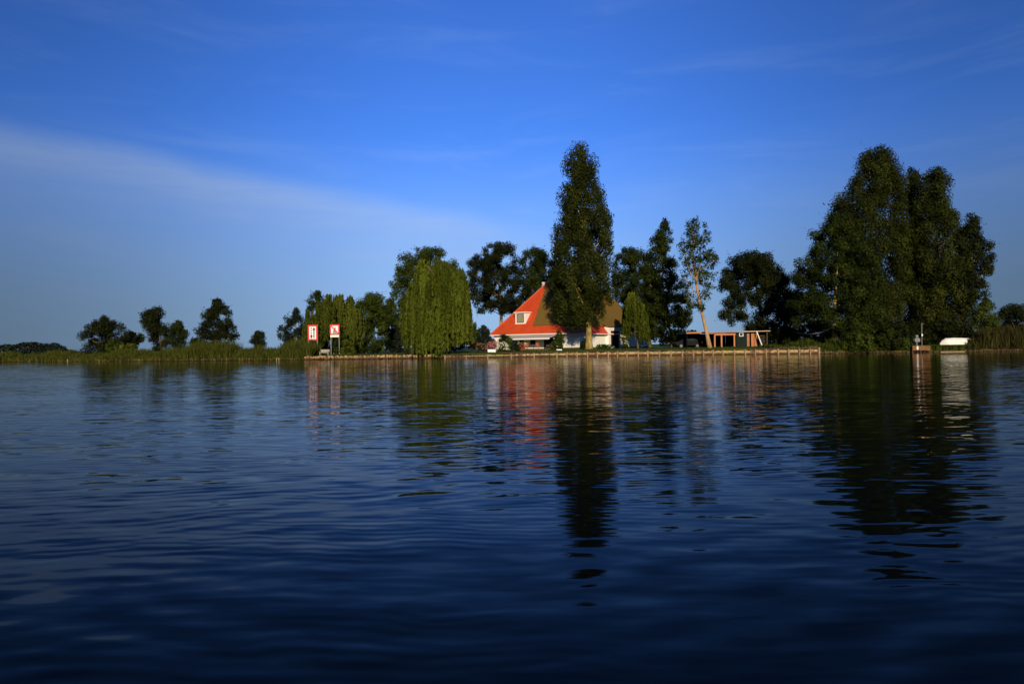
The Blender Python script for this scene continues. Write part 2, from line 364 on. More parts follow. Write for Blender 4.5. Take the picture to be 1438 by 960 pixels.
# ------------------------------------------------------------------ trees
def crown_rows(rows, Y):
    """silhouette rows (v, u_left, u_right) -> arrays z, centre x, half width"""
    z, c, w = [], [], []
    for v, a, b in rows:
        p, q = at(a, v, Y), at(b, v, Y); z.append((p.z + q.z) / 2); c.append((p.x + q.x) / 2); w.append((q.x - p.x) / 2)
    o = np.argsort(z); return np.array(z)[o], np.array(c)[o], np.array(w)[o]
def make_tree(name, label, cat, rows, Y, leaf, base_u=None, bark='bark_grey', seed=0, size=.19, clump=.95, fill=4.2, stretch=1.,
              gaps=0., trunk_r=.25, depth=.85, upright=0., group=None, limbs=14, lean_pts=None, crown_name='crown', shoots=1.5):
    rg = np.random.default_rng(seed + 11)
    z, c, w = crown_rows(rows, Y)
    zb, zt = z[0], z[-1]
    hgt = zt - zb; area = float(np.sum((z[1:] - z[:-1]) * (w[1:] + w[:-1])))
    # clump centres spread through the crown's volume, more of them near its skin
    ncl = max(12, int(area / (clump * clump) * 2.1))
    zz = np.linspace(zb, zt, 200); ww = np.interp(zz, z, w); cdf = np.cumsum(ww ** 1.5 + .02); cdf /= cdf[-1]
    cz = np.interp(rg.random(ncl), cdf, zz)
    cw = np.interp(cz, z, w); cc = np.interp(cz, z, c)
    ph = rg.random(ncl) * 2 * math.pi; rr = np.clip(rg.random(ncl) ** .42, 0, 1)
    crad = clump * (.55 + .6 * rg.random(ncl)) * np.clip(cw / (clump * 2.), .35, 1)
    inner = np.maximum(cw - crad * .48, cw * .3)
    cx = cc + inner * rr * np.cos(ph); cy = Y + inner * rr * np.sin(ph) * depth
    keep = rg.random(ncl) > gaps
    cx, cy, cz, crad = cx[keep], cy[keep], cz[keep], crad[keep]; ncl = len(cx)
    na = 9; az_ = zb + (zt - zb) * np.linspace(.72, .985, na); aw_ = np.interp(az_, z, w)
    cx = np.append(cx, np.interp(az_, z, c)); cy = np.append(cy, np.full(na, float(Y))); cz = np.append(cz, az_); crad = np.append(crad, np.clip(aw_ * .75, .2, clump)); ncl = len(cx)
    cz = np.clip(cz, zb + crad * .35, zt - crad * stretch * .6)
    n = int(fill * area / (.27 * size * size))
    wgt = crad ** 2; idx = rg.choice(ncl, n, p=wgt / wgt.sum())
    dirv = unit(rg.normal(size=(n, 3))); rad = rg.random(n) ** .45
    off = dirv * (rad * crad[idx])[:, None]; off[:, 2] *= stretch
    P = np.stack([cx[idx], cy[idx], cz[idx]], 1) + off
    zt_c = np.interp(P[:, 0] * 0 + P[:, 2], z, w) 
    ok = np.abs(P[:, 0] - np.interp(P[:, 2], z, c)) < zt_c * 1.2 + .25
    P, idx, dirv = P[ok], idx[ok], dirv[ok]; n = len(P)
    ns = int(ncl * shoots); js = rg.choice(ncl - na, ns); sd = unit(rg.normal(size=(ns, 3)) + np.array([0, 0, .55 + upright])); k_ = 9
    if ns:
        t_ = np.tile(np.linspace(.75, 1.75, k_), ns)[:, None] * (.75 + .5 * np.repeat(rg.random(ns), k_))[:, None]
        Q = np.stack([cx[js], cy[js], cz[js]], 1).repeat(k_, 0) + sd.repeat(k_, 0) * t_ * (crad[js] * .9).repeat(k_)[:, None] * np.array([1, 1, max(1, stretch * .8)]) + rg.normal(size=(ns * k_, 3)) * .07
        P = np.concatenate([P, Q]); idx = np.concatenate([idx, js.repeat(k_)]); dirv = np.concatenate([dirv, sd.repeat(k_, 0)]); n = len(P)
    nrm = unit(dirv * 1.3 + rg.normal(size=(n, 3)) * .36 + np.array([0, 0, .35]))
    t1 = unit(np.cross(nrm, rg.normal(size=(n, 3))) + np.array([0, 0, upright]))
    t2 = unit(np.cross(nrm, t1)); sz = size * (.5 + .5 * rg.random(n) + .9 * rg.random(n) ** 4)
    cv = rg.random(ncl)
    var = .22 * rg.random(n) + .78 * cv[idx] ** 1.2
    gy = Y
    if base_u is None: bx = float(np.interp(zb, z, c))
    else: bx = at(base_u, 488, Y).x
    gz = ground_z(bx, gy)
    root = empty(name, (bx, gy, gz), label, cat, group)
    o3 = np.array([bx, gy, gz])
    leaves(crown_name, P - o3, t1 * sz[:, None] * .62, t2 * sz[:, None] * .42, var, leaf, root)
    mb = MB()
    if lean_pts: tp = [at(u, v, Y) for u, v in lean_pts]; tp[0].z = gz
    else:
        ks = np.linspace(0, .88, 7); tp = []
        for k in ks:
            q = gz + (zt - gz) * k; xx = np.interp(q, z, c)
            f = sm(0, .8, k); tp.append(Vector((bx + (xx - bx) * f, gy + rg.normal() * .05 * k, q)))
    m_ = len(tp); rads = [trunk_r * ((1.35 if i == 0 else 1) * (1 - .88 * i / (m_ - 1))) for i in range(m_)]
    tp = [p - Vector(o3) for p in tp]; tp[0].z = -.25
    mb.tube(tp, rads, 9)
    tz = np.array([p.z for p in tp])
    cand = np.where(cz > zb + .15 * (zt - zb))[0]
    for j in rg.choice(cand, min(limbs, len(cand)), replace=False):
        e = Vector((cx[j], cy[j], cz[j])) - Vector(o3)
        h0 = max(tz[1] * .9, e.z - (.35 + .5 * rg.random()) * max(1., abs(e.x) + 1.2) * (1.6 if upright else .9))
        h0 = min(max(h0, .3), tz[-1] * .97)
        b = Vector((np.interp(h0, tz, [p.x for p in tp]), np.interp(h0, tz, [p.y for p in tp]), h0))
        r0 = trunk_r * .34 * (1 - .6 * h0 / max(1., tz[-1])); mid = b.lerp(e, .5) + Vector((0, 0, -.1 * (e - b).length if upright == 0 else -.05))
        mb.tube([b, mid, e], [r0, r0 * .65, r0 * .2], 5)
    mb.build('trunk', bark, root, smooth=True)
    return root
def make_willow(name, label, rows, Y, leaf, seed=0, base_u=None, nstr=900, size=.24, group=None, bark='bark_grey', trunk_r=.4, dens=1., bottom=None):
    """weeping willow: a dome from which leafy strands hang"""
    rg = np.random.default_rng(seed); z, c, w = crown_rows(rows, Y); zb, zt = z[0], z[-1]
    bx = at(base_u, 488, Y).x if base_u else float(np.interp(zb, z, c)); gz = ground_z(bx, Y); o3 = np.array([bx, Y, gz])
    Ps, As, Bs, Vs = [], [], [], []
    # boughs: each a lump of the dome from which a curtain of strands falls
    nb = max(14, nstr // 56) if bottom else max(20, nstr // 34); sc = (zt - zb) / 13.
    for i in range(nb):
        h0 = zb + (zt - zb) * (.34 + .64 * ((i + .5) / nb) ** .8 + .04 * rg.normal()); h0 = min(h0, zt - .1)
        hw = float(np.interp(h0, z, w)); hc = float(np.interp(h0, z, c)); ph0 = i * 2.39996 + rg.normal() * .3
        k0 = (.78 + .26 * rg.random()) if h0 < zt - .25 * (zt - zb) else rg.random() ** .5 * .95
        bx0 = hc + hw * k0 * math.cos(ph0); by0 = Y + hw * k0 * math.sin(ph0) * .9; bl = (.45 + .55 * rg.random()) * 1.25 * max(.6, sc)
        tone = rg.random()
        for j in range(nstr // nb):
            q0 = rg.normal(size=3) * bl * np.array([.50, .50, .45])
            x0, y0, h = bx0 + q0[0], by0 + q0[1], h0 + q0[2] - .18 * (q0[0] ** 2 + q0[1] ** 2) / bl
            h = min(h, zt + .1 * rg.random()); hwl = float(np.interp(h, z, w)) * (.93 + .10 * math.sin(h * 1.9 + i) + .05 * math.sin(h * 4.1)); hcl = float(np.interp(h, z, c))
            x0 = min(max(x0, hcl - hwl * (.98 + .08 * rg.random())), hcl + hwl * (.98 + .08 * rg.random()))
            low = zb + (rg.random() ** 1.6) * (zt - zb) * .42 + .10 * abs(math.sin(i * 1.7)) * (zt - zb)
            if bottom: low = bottom(x0) + rg.random() ** 2.6 * 6. + .5 * abs(math.sin(i * 1.7))
            L = min(h - low, (1.2 + 5.2 * rg.random()) * sc * 1.15)
            if L < .3: continue
            n = int(L / size * 3.3 * dens) + 3; t = rg.random(n) ** .9
            sway = rg.normal(size=2) * .16; out = np.array([math.cos(ph0), math.sin(ph0)]) * .18 * min(1, L / 3)
            q = np.stack([x0 + out[0] * np.sin(t * 1.8) + sway[0] * t, y0 + out[1] * np.sin(t * 1.8) + sway[1] * t, h - L * t], 1)
            q[:, :2] += rg.normal(size=(n, 2)) * .07
            a = unit(np.stack([rg.normal(size=n) * .22, rg.normal(size=n) * .22, -np.ones(n)], 1)); b = unit(np.cross(a, rg.normal(size=(n, 3))))
            s_ = size * (.7 + .6 * rg.random(n)); Ps.append(q); As.append(a * s_[:, None] * 1.05); Bs.append(b * s_[:, None] * .28)
            Vs.append(.5 * tone ** 1.5 + .35 * rg.random() ** 2 + .15 * rg.random(n))
    root = empty(name, tuple(o3), label, 'tree', group)
    leaves('crown', np.concatenate(Ps) - o3, np.concatenate(As), np.concatenate(Bs), np.concatenate(Vs), leaf, root)
    mb = MB(); top = zt - gz; cx = float(np.interp(zb + (zt - zb) * .6, z, c)) - bx
    mb.tube([(0, 0, -.25), (cx * .2, 0, top * .22), (cx * .6, 0, top * .45), (cx, 0, top * .75)], [trunk_r * 1.3, trunk_r, trunk_r * .75, trunk_r * .2], 9)
    for i in range(9):
        ph = i * 2.4; h = top * (.3 + .05 * i); r = float(np.interp(gz + top * .8, z, w)) * .62
        mb.tube([(cx * .5, 0, h), (cx + r * .45 * math.cos(ph), r * .45 * math.sin(ph), h + top * .2), (cx + r * math.cos(ph), r * math.sin(ph), min(top * .93, h + top * .34))], [trunk_r * .4, trunk_r * .25, .04], 5)
    mb.build('trunk', bark, root, smooth=True)
    return root
def make_bush(name, label, rows, Y, leaf, seed=0, size=.2, clump=.45, fill=4.5, gaps=0., cat='shrub', blossoms=None, nb=0, bsize=.16, group=None, upright=0., stretch=1.):
    rg = np.random.default_rng(seed + 5)
    root = make_tree(name, label, cat, rows, Y, leaf, None, 'bark_dark', seed, size, clump, fill, stretch, gaps, .05, .9, upright, group, 5, None, 'foliage')
    for ch in root.children:
        if ch.name.startswith('trunk'): ch.name = 'stem'
    if blossoms:
        z, c, w = crown_rows(rows, Y); o3 = np.array(root.location)
        zz = z[0] + (z[-1] - z[0]) * rg.random(nb); ph = rg.random(nb) * 2 * math.pi; hw = np.interp(zz, z, w) * .98
        P = np.stack([np.interp(zz, z, c) + hw * np.cos(ph), Y - np.abs(hw * np.sin(ph)) - .05, zz], 1)
        k = 7; P = np.repeat(P, k, 0) + rg.normal(size=(nb * k, 3)) * bsize * .55; n = len(P)
        a = unit(rg.normal(size=(n, 3))); b = unit(np.cross(a, rg.normal(size=(n, 3))))
        leaves('blossom', P - o3, a * bsize * .5, b * bsize * .42, rg.random(n), blossoms, root)
    return root

TREES = 'trees on the far bank'
# --- left bank
make_tree('bushy_tree', 'wide dark bushy tree with ragged top, leftmost tree standing in the reeds', 'tree',
          [(444, 142, 151), (452, 130, 162), (461, 119, 176), (470, 111, 184), (480, 112, 188), (492, 113, 176), (502, 117, 166)], 129, 'leaf_blackish', seed=1, clump=1.0, gaps=.16, group=TREES)
make_bush('low_shrub', 'low spreading dark shrub bridging the leftmost bushy tree and the lobed tree', [(466, 176, 186), (471, 172, 204), (478, 170, 206), (486, 172, 200)], 133, 'leaf_dark', 61, .26, .7, 3.0, .2)
make_bush('willow_shrub', 'rounded yellow-green willow shrub in front of the leftmost bushy tree', [(483, 172, 190), (489, 167, 195), (497, 163, 197), (504, 160, 198)], 123, 'leaf_olive', 62, .22, .6, 5)
make_bush('olive_shrub', 'narrow dull olive shrub pressed against the leftmost bushy tree', [(476, 152, 164), (485, 149, 168), (495, 149, 169), (504, 150, 168)], 124, 'leaf_mid', 63, .22, .6, 5)
make_tree('lobed_tree', 'dark tree with a lobed cloud-like crown, left of its smaller paler neighbour', 'tree',
          [(432, 212, 226), (440, 201, 233), (450, 196, 237), (459, 195, 240), (468, 203, 241), (478, 207, 240), (486, 208, 242), (494, 212, 240)], 132, 'leaf_blackish', seed=2, clump=1.05, fill=4., gaps=.12, group=TREES)
make_tree('small_tree', 'small mid-green tree leaning on the right side of the lobed tree', 'tree',
          [(451, 246, 256), (459, 237, 263), (470, 234, 267), (480, 235, 266), (493, 236, 264)], 130, 'leaf_dark', seed=3, clump=1., gaps=.12, group=TREES)
make_tree('oak_tree', 'dark solitary tree with spreading side limbs, left of the tiny round tree', 'tree',
          [(420, 301, 311), (429, 286, 320), (439, 280, 325), (451, 283, 330), (461, 277, 334), (471, 275, 336), (480, 280, 328), (489, 287, 318)], 128, 'leaf_blackish', seed=4, clump=.95, gaps=.16, group=TREES)
make_bush('round_bush', 'dark round bush at the left foot of the solitary spreading tree', [(476, 268, 279), (481, 266, 283), (489, 267, 283)], 131, 'leaf_blackish', 64, .24, .6, 5)
make_tree('round_tree', 'tiny perfectly round dark tree alone against the sky beyond the reeds', 'tree',
          [(465, 358, 367), (471, 352, 373), (479, 350, 376), (487, 353, 373)], 165, 'leaf_blackish', seed=5, clump=1., fill=5, group=TREES)
make_tree('feathery_tree', 'loose grey-green tree with feathery drooping branches left of the tall arrow sign', 'tree',
          [(432, 413, 419), (441, 403, 428), (452, 395, 436), (462, 390, 440), (472, 388, 442), (480, 390, 440), (489, 396, 438)], 121, 'leaf_conifer', seed=6, clump=.8, gaps=.3, fill=3.0, group=TREES)
make_tree('twiggy_tree', 'thin twiggy dark tree poking out above the broad olive willow', 'tree',
          [(408, 440, 452), (417, 434, 459), (428, 431, 462), (440, 430, 464), (455, 432, 460)], 119, 'leaf_dark', seed=7, clump=.7, gaps=.3, fill=3, group=TREES)
make_willow('willow_tree', 'broad olive willow standing directly behind the two river signs',
            [(414, 458, 488), (420, 445, 500), (430, 436, 506), (445, 432, 508), (460, 434, 506), (475, 440, 500), (492, 448, 490)], 112, 'leaf_olive', 31, 470, 1100, .24, TREES)
make_tree('dark_tree', 'dense dark green tree right of the broad olive willow', 'tree',
          [(412, 512, 529), (420, 498, 542), (433, 488, 550), (450, 486, 554), (465, 486, 552), (480, 488, 546), (493, 490, 538)], 116, 'leaf_mid', seed=8, clump=1.1, fill=4.8, group=TREES)
make_tree('open_tree', 'open slender tree with sky gaps between the dense dark tree and the weeping willow', 'tree',
          [(420, 538, 556), (430, 530, 566), (445, 526, 572), (462, 530, 570), (475, 534, 566), (486, 538, 562)], 124, 'leaf_mid', seed=9, clump=.8, gaps=.2, fill=3, group=TREES)
make_bush('grey_shrub', 'dark grey-green dome-shaped shrub at the left edge of the weeping willow', [(461, 553, 560), (468, 546, 568), (478, 541, 573), (492, 539, 575)], 121, 'leaf_conifer', 65, .22, .7, 6)
make_tree('broad_tree', 'tall broad leafy tree rising behind the weeping willow', 'tree',
          [(347, 583, 616), (355, 566, 632), (365, 553, 643), (380, 547, 650), (396, 547, 652), (412, 546, 652), (426, 552, 650), (442, 558, 640), (462, 566, 630)], 126, 'leaf_mid', 600, seed=10, clump=1.15, gaps=.1, group=TREES, trunk_r=.35)
wb = lambda x: float(np.interp(x, [at(562, 490, 101).x, at(578, 495, 101).x, at(584, 503, 101).x, at(626, 503, 101).x, at(640, 490, 101).x, at(668, 486, 101).x],
                              [at(562, 489, 101).z, at(578, 494, 101).z, .08, .08, at(640, 489, 101).z, at(668, 480, 101).z]))
make_willow('weeping_willow', 'large sunlit weeping willow with strands hanging over the stone bank into the water',
            [(366, 592, 622), (371, 586, 634), (378, 580, 650), (386, 577, 656), (398, 577, 656), (412, 575, 655), (424, 569, 661), (436, 567, 664), (452, 569, 664), (468, 572, 661), (484, 578, 652), (503, 586, 632)], 100.3, 'leaf_willow', 32, 612, 3400, .22, TREES, trunk_r=.5, bottom=wb)
make_tree('tall_tree', 'tall dark spreading tree with a pale bare trunk left of the red roof', 'tree',
          [(341, 690, 714), (349, 669, 728), (361, 656, 736), (377, 652, 742), (394, 654, 746), (410, 654, 750), (426, 660, 750), (440, 670, 744)], 128, 'leaf_blackish', 703, 'bark_tan', 11, clump=1.1, gaps=.14, group=TREES, trunk_r=.42)
make_tree('leafy_tree', 'dark leafy tree directly behind the peak of the red roof, left of the giant poplar', 'tree',
          [(349, 738, 764), (360, 729, 782), (378, 726, 796), (400, 726, 800), (420, 735, 795), (440, 745, 785)], 134, 'leaf_dark', seed=12, clump=1.1, gaps=.12, group=TREES, trunk_r=.35)
# --- the poplar and its neighbours
make_tree('poplar', 'giant columnar poplar in front of the farmhouse with a yellow lit trunk', 'tree',
          [(203, 808, 830), (209, 799, 836), (222, 794, 840), (240, 788, 842), (262, 786, 843), (278, 781, 852), (298, 778, 860), (320, 776, 863), (345, 772, 861), (370, 768, 861), (400, 770, 862), (428, 772, 860), (444, 780, 855), (459, 802, 846)],
          103, 'leaf_poplar', 827, 'bark_yellow', 13, .19, 1.15, 5., 1.5, .02, .56, .9, .6, TREES, 26,
          [(827, 491), (827, 476), (827, 462), (825, 420), (822, 360), (821, 290), (820, 225)])
make_tree('bushy_oak', 'dark rounded tree behind the right end of the thatched roof', 'tree',
          [(347, 872, 898), (357, 862, 912), (375, 856, 920), (398, 855, 926), (418, 860, 930), (440, 872, 935), (470, 890, 935)], 140, 'leaf_dark', seed=14, clump=1.1, gaps=.1, group=TREES, trunk_r=.3)
make_tree('alder_tree', 'dark conical alder with narrow pointed top, left of the thin leaning tree', 'tree',
          [(305, 930, 937), (314, 925, 941), (329, 915, 946), (341, 909, 946), (349, 914, 943), (358, 905, 948), (370, 900, 953), (390, 894, 960), (410, 891, 967), (430, 892, 972), (450, 893, 973), (464, 900, 966), (477, 908, 954)],
          112, 'leaf_dark', 944, 'bark_yellow', 15, clump=.95, gaps=.08, group=TREES, trunk_r=.24, lean_pts=[(944, 489), (941, 465), (936, 440), (930, 400), (931, 350), (933, 312)])
make_tree('slender_tree', 'thin leaning tree with sparse leaves and a long bare brown trunk beside the shed', 'tree',
          [(306, 966, 980), (317, 958, 995), (334, 952, 999), (350, 951, 998), (364, 953, 1012), (384, 955, 1006), (400, 958, 1010), (418, 960, 1000), (436, 962, 990)],
          97.5, 'leaf_mid', 996, 'bark_tan', 16, .18, .52, 1.0, 1., .42, .30, .9, 0., TREES, 30,
          [(997, 490), (993, 470), (986, 440), (979, 405), (974, 370), (973, 335), (974, 312)])
make_willow('small_willow', 'small olive willow hanging in front of the white wall right of the barn door',
            [(411, 884, 894), (420, 878, 901), (435, 876, 906), (452, 876, 908), (468, 877, 907), (486, 880, 904)], 110, 'leaf_willow', 33, 896, 520, .22, TREES, trunk_r=.16)
make_tree('round_crown_tree', 'blackish broad tree behind the low orange shed', 'tree',
          [(354, 1046, 1070), (363, 1022, 1086), (376, 1013, 1100), (394, 1008, 1112), (414, 1006, 1118), (434, 1005, 1122), (449, 1012, 1124), (464, 1026, 1124), (486, 1050, 1122)], 112, 'leaf_blackish', 1072, 'bark_dark', 17, clump=1.25, gaps=.05, fill=5, group=TREES, trunk_r=.4)
# --- the big group at the right
make_tree('broadleaf_tree', 'broad olive-green tree at the left of the big dark clump, above the hammock', 'tree',
          [(299, 1162, 1184), (311, 1149, 1200), (325, 1138, 1214), (341, 1130, 1224), (360, 1121, 1232), (380, 1115, 1238), (400, 1111, 1240), (420, 1106, 1240), (440, 1103, 1238), (454, 1108, 1226), (466, 1124, 1214)],
          97, 'leaf_dark', 1173, 'bark_yellow', 18, clump=1.15, gaps=.05, fill=4.8, group=TREES, trunk_r=.35)
make_tree('poplar', 'tallest poplar of the big dark clump at the right', 'tree',
          [(208, 1229, 1239), (214, 1213, 1256), (224, 1208, 1265), (240, 1208, 1270), (251, 1200, 1272), (264, 1184, 1274), (284, 1168, 1276), (300, 1165, 1277), (330, 1166, 1278), (370, 1172, 1278), (420, 1182, 1278), (460, 1192, 1270), (486, 1212, 1260)],
          103, 'leaf_poplar', 1238, 'bark_grey', 19, .19, 1.3, 4.6, 1.4, .03, .6, .85, .5, TREES, 20)
make_tree('poplar', 'short-topped poplar filling the gap between the tallest poplar and the double-topped one', 'tree',
          [(236, 1275, 1288), (246, 1270, 1294), (275, 1267, 1297), (320, 1264, 1302), (380, 1262, 1306), (440, 1264, 1304), (484, 1272, 1296)],
          107, 'leaf_blackish', 1284, 'bark_grey', 20, .19, 1.1, 4.4, 1.4, .08, .5, .85, .5, TREES, 14)
make_tree('poplar', 'dark rounded-top poplar with a bare pale limb, right of the short-topped poplar', 'tree',
          [(236, 1312, 1330), (244, 1298, 1336), (258, 1291, 1341), (280, 1282, 1342), (300, 1278, 1350), (330, 1276, 1358), (370, 1276, 1368), (410, 1278, 1368), (450, 1284, 1358), (482, 1296, 1338)],
          101, 'leaf_poplar', 1312, 'bark_grey', 21, .19, 1.25, 4.5, 1.4, .07, .6, .85, .5, TREES, 20)
make_tree('poplar', 'lower outer poplar with ragged right side, at the right edge of the big dark clump', 'tree',
          [(300, 1358, 1373), (311, 1350, 1382), (328, 1346, 1384), (344, 1341, 1391), (364, 1340, 1393), (384, 1336, 1394), (400, 1334, 1389), (415, 1332, 1388), (430, 1332, 1378), (450, 1330, 1370), (478, 1338, 1358)],
          99, 'leaf_blackish', 1350, 'bark_grey', 22, .19, .95, 3.6, 1.0, .2, .45, .85, .2, TREES, 16)
make_tree('young_tree', 'fresh green young tree at the right foot of the big dark clump', 'tree',
          [(419, 1381, 1388), (429, 1373, 1397), (441, 1367, 1402), (455, 1363, 1402), (472, 1368, 1398)], 98, 'leaf_mid', seed=23, clump=.75, gaps=.08, group=TREES, trunk_r=.14)
make_tree('dark_bush_tree', 'dark low tree cut by the right edge of the picture', 'tree',
          [(428, 1410, 1430), (435, 1403, 1450), (448, 1400, 1466), (462, 1400, 1470), (482, 1408, 1460)], 112, 'leaf_blackish', seed=24, clump=1., group=TREES, trunk_r=.2)

# ------------------------------------------------------------------ far woods, reeds and grass (nobody could count them)
def blade_field(name, gen, n, m, seed, h=(.8, 1.6), wd=.05, lean=.22, kind='stuff'):
    rg = np.random.default_rng(seed); P = np.array([gen(rg) for _ in range(n)])      # x, y, height factor
    zz = np.array([ground_z(x, y) for x, y, k in P]); hh = (h[0] + (h[1] - h[0]) * rg.random(n)) * P[:, 2]
    a = np.stack([rg.normal(size=n) * lean, rg.normal(size=n) * lean, np.ones(n)], 1) * hh[:, None] * .5
    b = np.stack([rg.normal(size=n), rg.normal(size=n), np.zeros(n)], 1); b = unit(b) * (wd * (.6 + .8 * rg.random(n)))[:, None]
    pp = np.stack([P[:, 0], P[:, 1], zz - .05], 1) + a
    o = leaves(name, pp, a, b, rg.random(n), m); return tag(o, kind=kind)
xl0, xl1 = on_z(-120, 509, 0).x, on_z(438, 505.3, 0).x
def ripple(x): return .72 + .22 * math.sin(x * .37) + .14 * math.sin(x * 1.13 + 1) + .1 * math.sin(x * 2.9)
def reed_gen(rg):
    x = xl0 + (xl1 - xl0) * rg.random(); d = .1 + 4.2 * rg.random() ** 1.3
    k = ripple(x) * (.75 + .12 * min(d, 3)) * (.55 + .45 * sm(-62, -52, x)); return x, shore_y(x) + d, k
o = blade_field('reeds', reed_gen, 38000, 'leaf_reed', 1, (1.7, 2.9), .055); tag(o, 'green reed belt along the left bank below the row of dark trees', 'reeds')
def reed_dry(rg):
    x = xl0 + (xl1 - xl0) * rg.random(); return x, shore_y(x) + .05 + .7 * rg.random(), .8 + .4 * rg.random()
o = blade_field('dry_reeds', reed_dry, 2600, 'leaf_straw', 2, (.2, .6), .035); tag(o, 'dry straw-coloured stalks along the waterline of the left reed belt', 'reeds')
xr0, xr1 = on_z(1358, 494, 0).x, on_z(1560, 491, 0).x
def reed_r(rg):
    u = 1362 + 200 * rg.random(); d = .1 + 4 * rg.random(); y = 90.7 + d; x = (u - 719) / F * y
    k = (.6 + .4 * sm(1362, 1385, u)) * (.85 + .15 * math.sin(x * 1.7) + .1 * math.sin(x * 4.1)); return x, shore_y(x) + d, k
o = blade_field('brown_reeds', reed_r, 15000, 'leaf_brown_reed', 3, (1.6, 2.9), .06, .16); tag(o, 'tall brownish reed bed right of the white overturned boat', 'reeds')
xw0, xw1 = on_z(1075, 497, 0).x, on_z(1275, 494.6, 0).x
def weeds(rg):
    x = xw0 + (xw1 - xw0) * rg.random(); d = .25 + 4.5 * rg.random(); k = .7 + .3 * math.sin(x * 1.3) + .2 * math.sin(x * 3.3); return x, shore_y(x) + d, max(.25, k) * (.5 + .5 * sm(xw0, xw0 + 6, x))
o = blade_field('tall_grass', weeds, 8000, 'leaf_mid', 4, (.5, 1.35), .045, .3); tag(o, 'tall green grass on the bank right of the orange shed', 'grass')
def lawn(rg):
    x = QX0 + (QX1 - QX0) * rg.random(); d = .35 + 7 * rg.random() ** 1.5; return x, shore_y(x) + d, 1.
o = blade_field('lawn_grass', lawn, 30000, 'leaf_grass', 5, (.06, .24), .04, .5); tag(o, 'short green lawn grass behind the quay wall', 'grass')
def edge(rg):
    x = xw0 + (on_z(1440, 492.5, 0).x - xw0) * rg.random(); return x, shore_y(x) - .1 + .6 * rg.random(), 1.
o = blade_field('bank_litter', edge, 2000, 'leaf_straw', 6, (.1, .4), .03, .8); tag(o, 'dry stalks and roots along the right-hand waterline', 'grass')
def boat_bank(rg):
    u = 1306 + 56 * rg.random(); d = .05 + 1.3 * rg.random(); y = 90.8 + d; x = (u - 719) / F * y; y = shore_y(x) + d
    return x, y, max(.15, .97 - ground_z(x, y))
o = blade_field('bank_grass', boat_bank, 7000, 'leaf_mid', 9, (.9, 1.12), .05, .12); tag(o, 'dark grass on the bank edge in front of the overturned boat', 'grass')
def far_wood(label, name, u0, u1, Y, h0, h1, leaf, seed):
    rg = np.random.default_rng(seed); x0, x1 = at(u0, 490, Y).x, at(u1, 490, Y).x; n = int((x1 - x0) * 90)
    x = x0 + (x1 - x0) * rg.random(n); top = h0 + (h1 - h0) * (.5 + .28 * np.sin(x * .23) + .16 * np.sin(x * .61 + 2) + .12 * np.sin(x * 1.7))
    top *= np.clip((x1 - x) / 8, .25, 1)
    z = .6 + top * rg.random(n) ** .75; y = Y + rg.random(n) * 6 - (z * .2)
    a = unit(rg.normal(size=(n, 3))); b = unit(np.cross(a, rg.normal(size=(n, 3)))); s_ = .5 + .5 * rg.random(n)
    o = leaves(name, np.stack([x, y, z], 1), a * (s_ * .6)[:, None], b * (s_ * .45)[:, None], rg.random(n), leaf); tag(o, label, 'woodland', None, 'stuff')
far_wood('low dark line of far woodland at the left edge of the picture', 'far_woodland', -140, 104, 260, 3.4, 5.2, 'leaf_conifer', 7)
far_wood('distant dark tree line above the carport roof', 'far_treeline', 930, 1010, 210, 4., 6.4, 'leaf_conifer', 8)

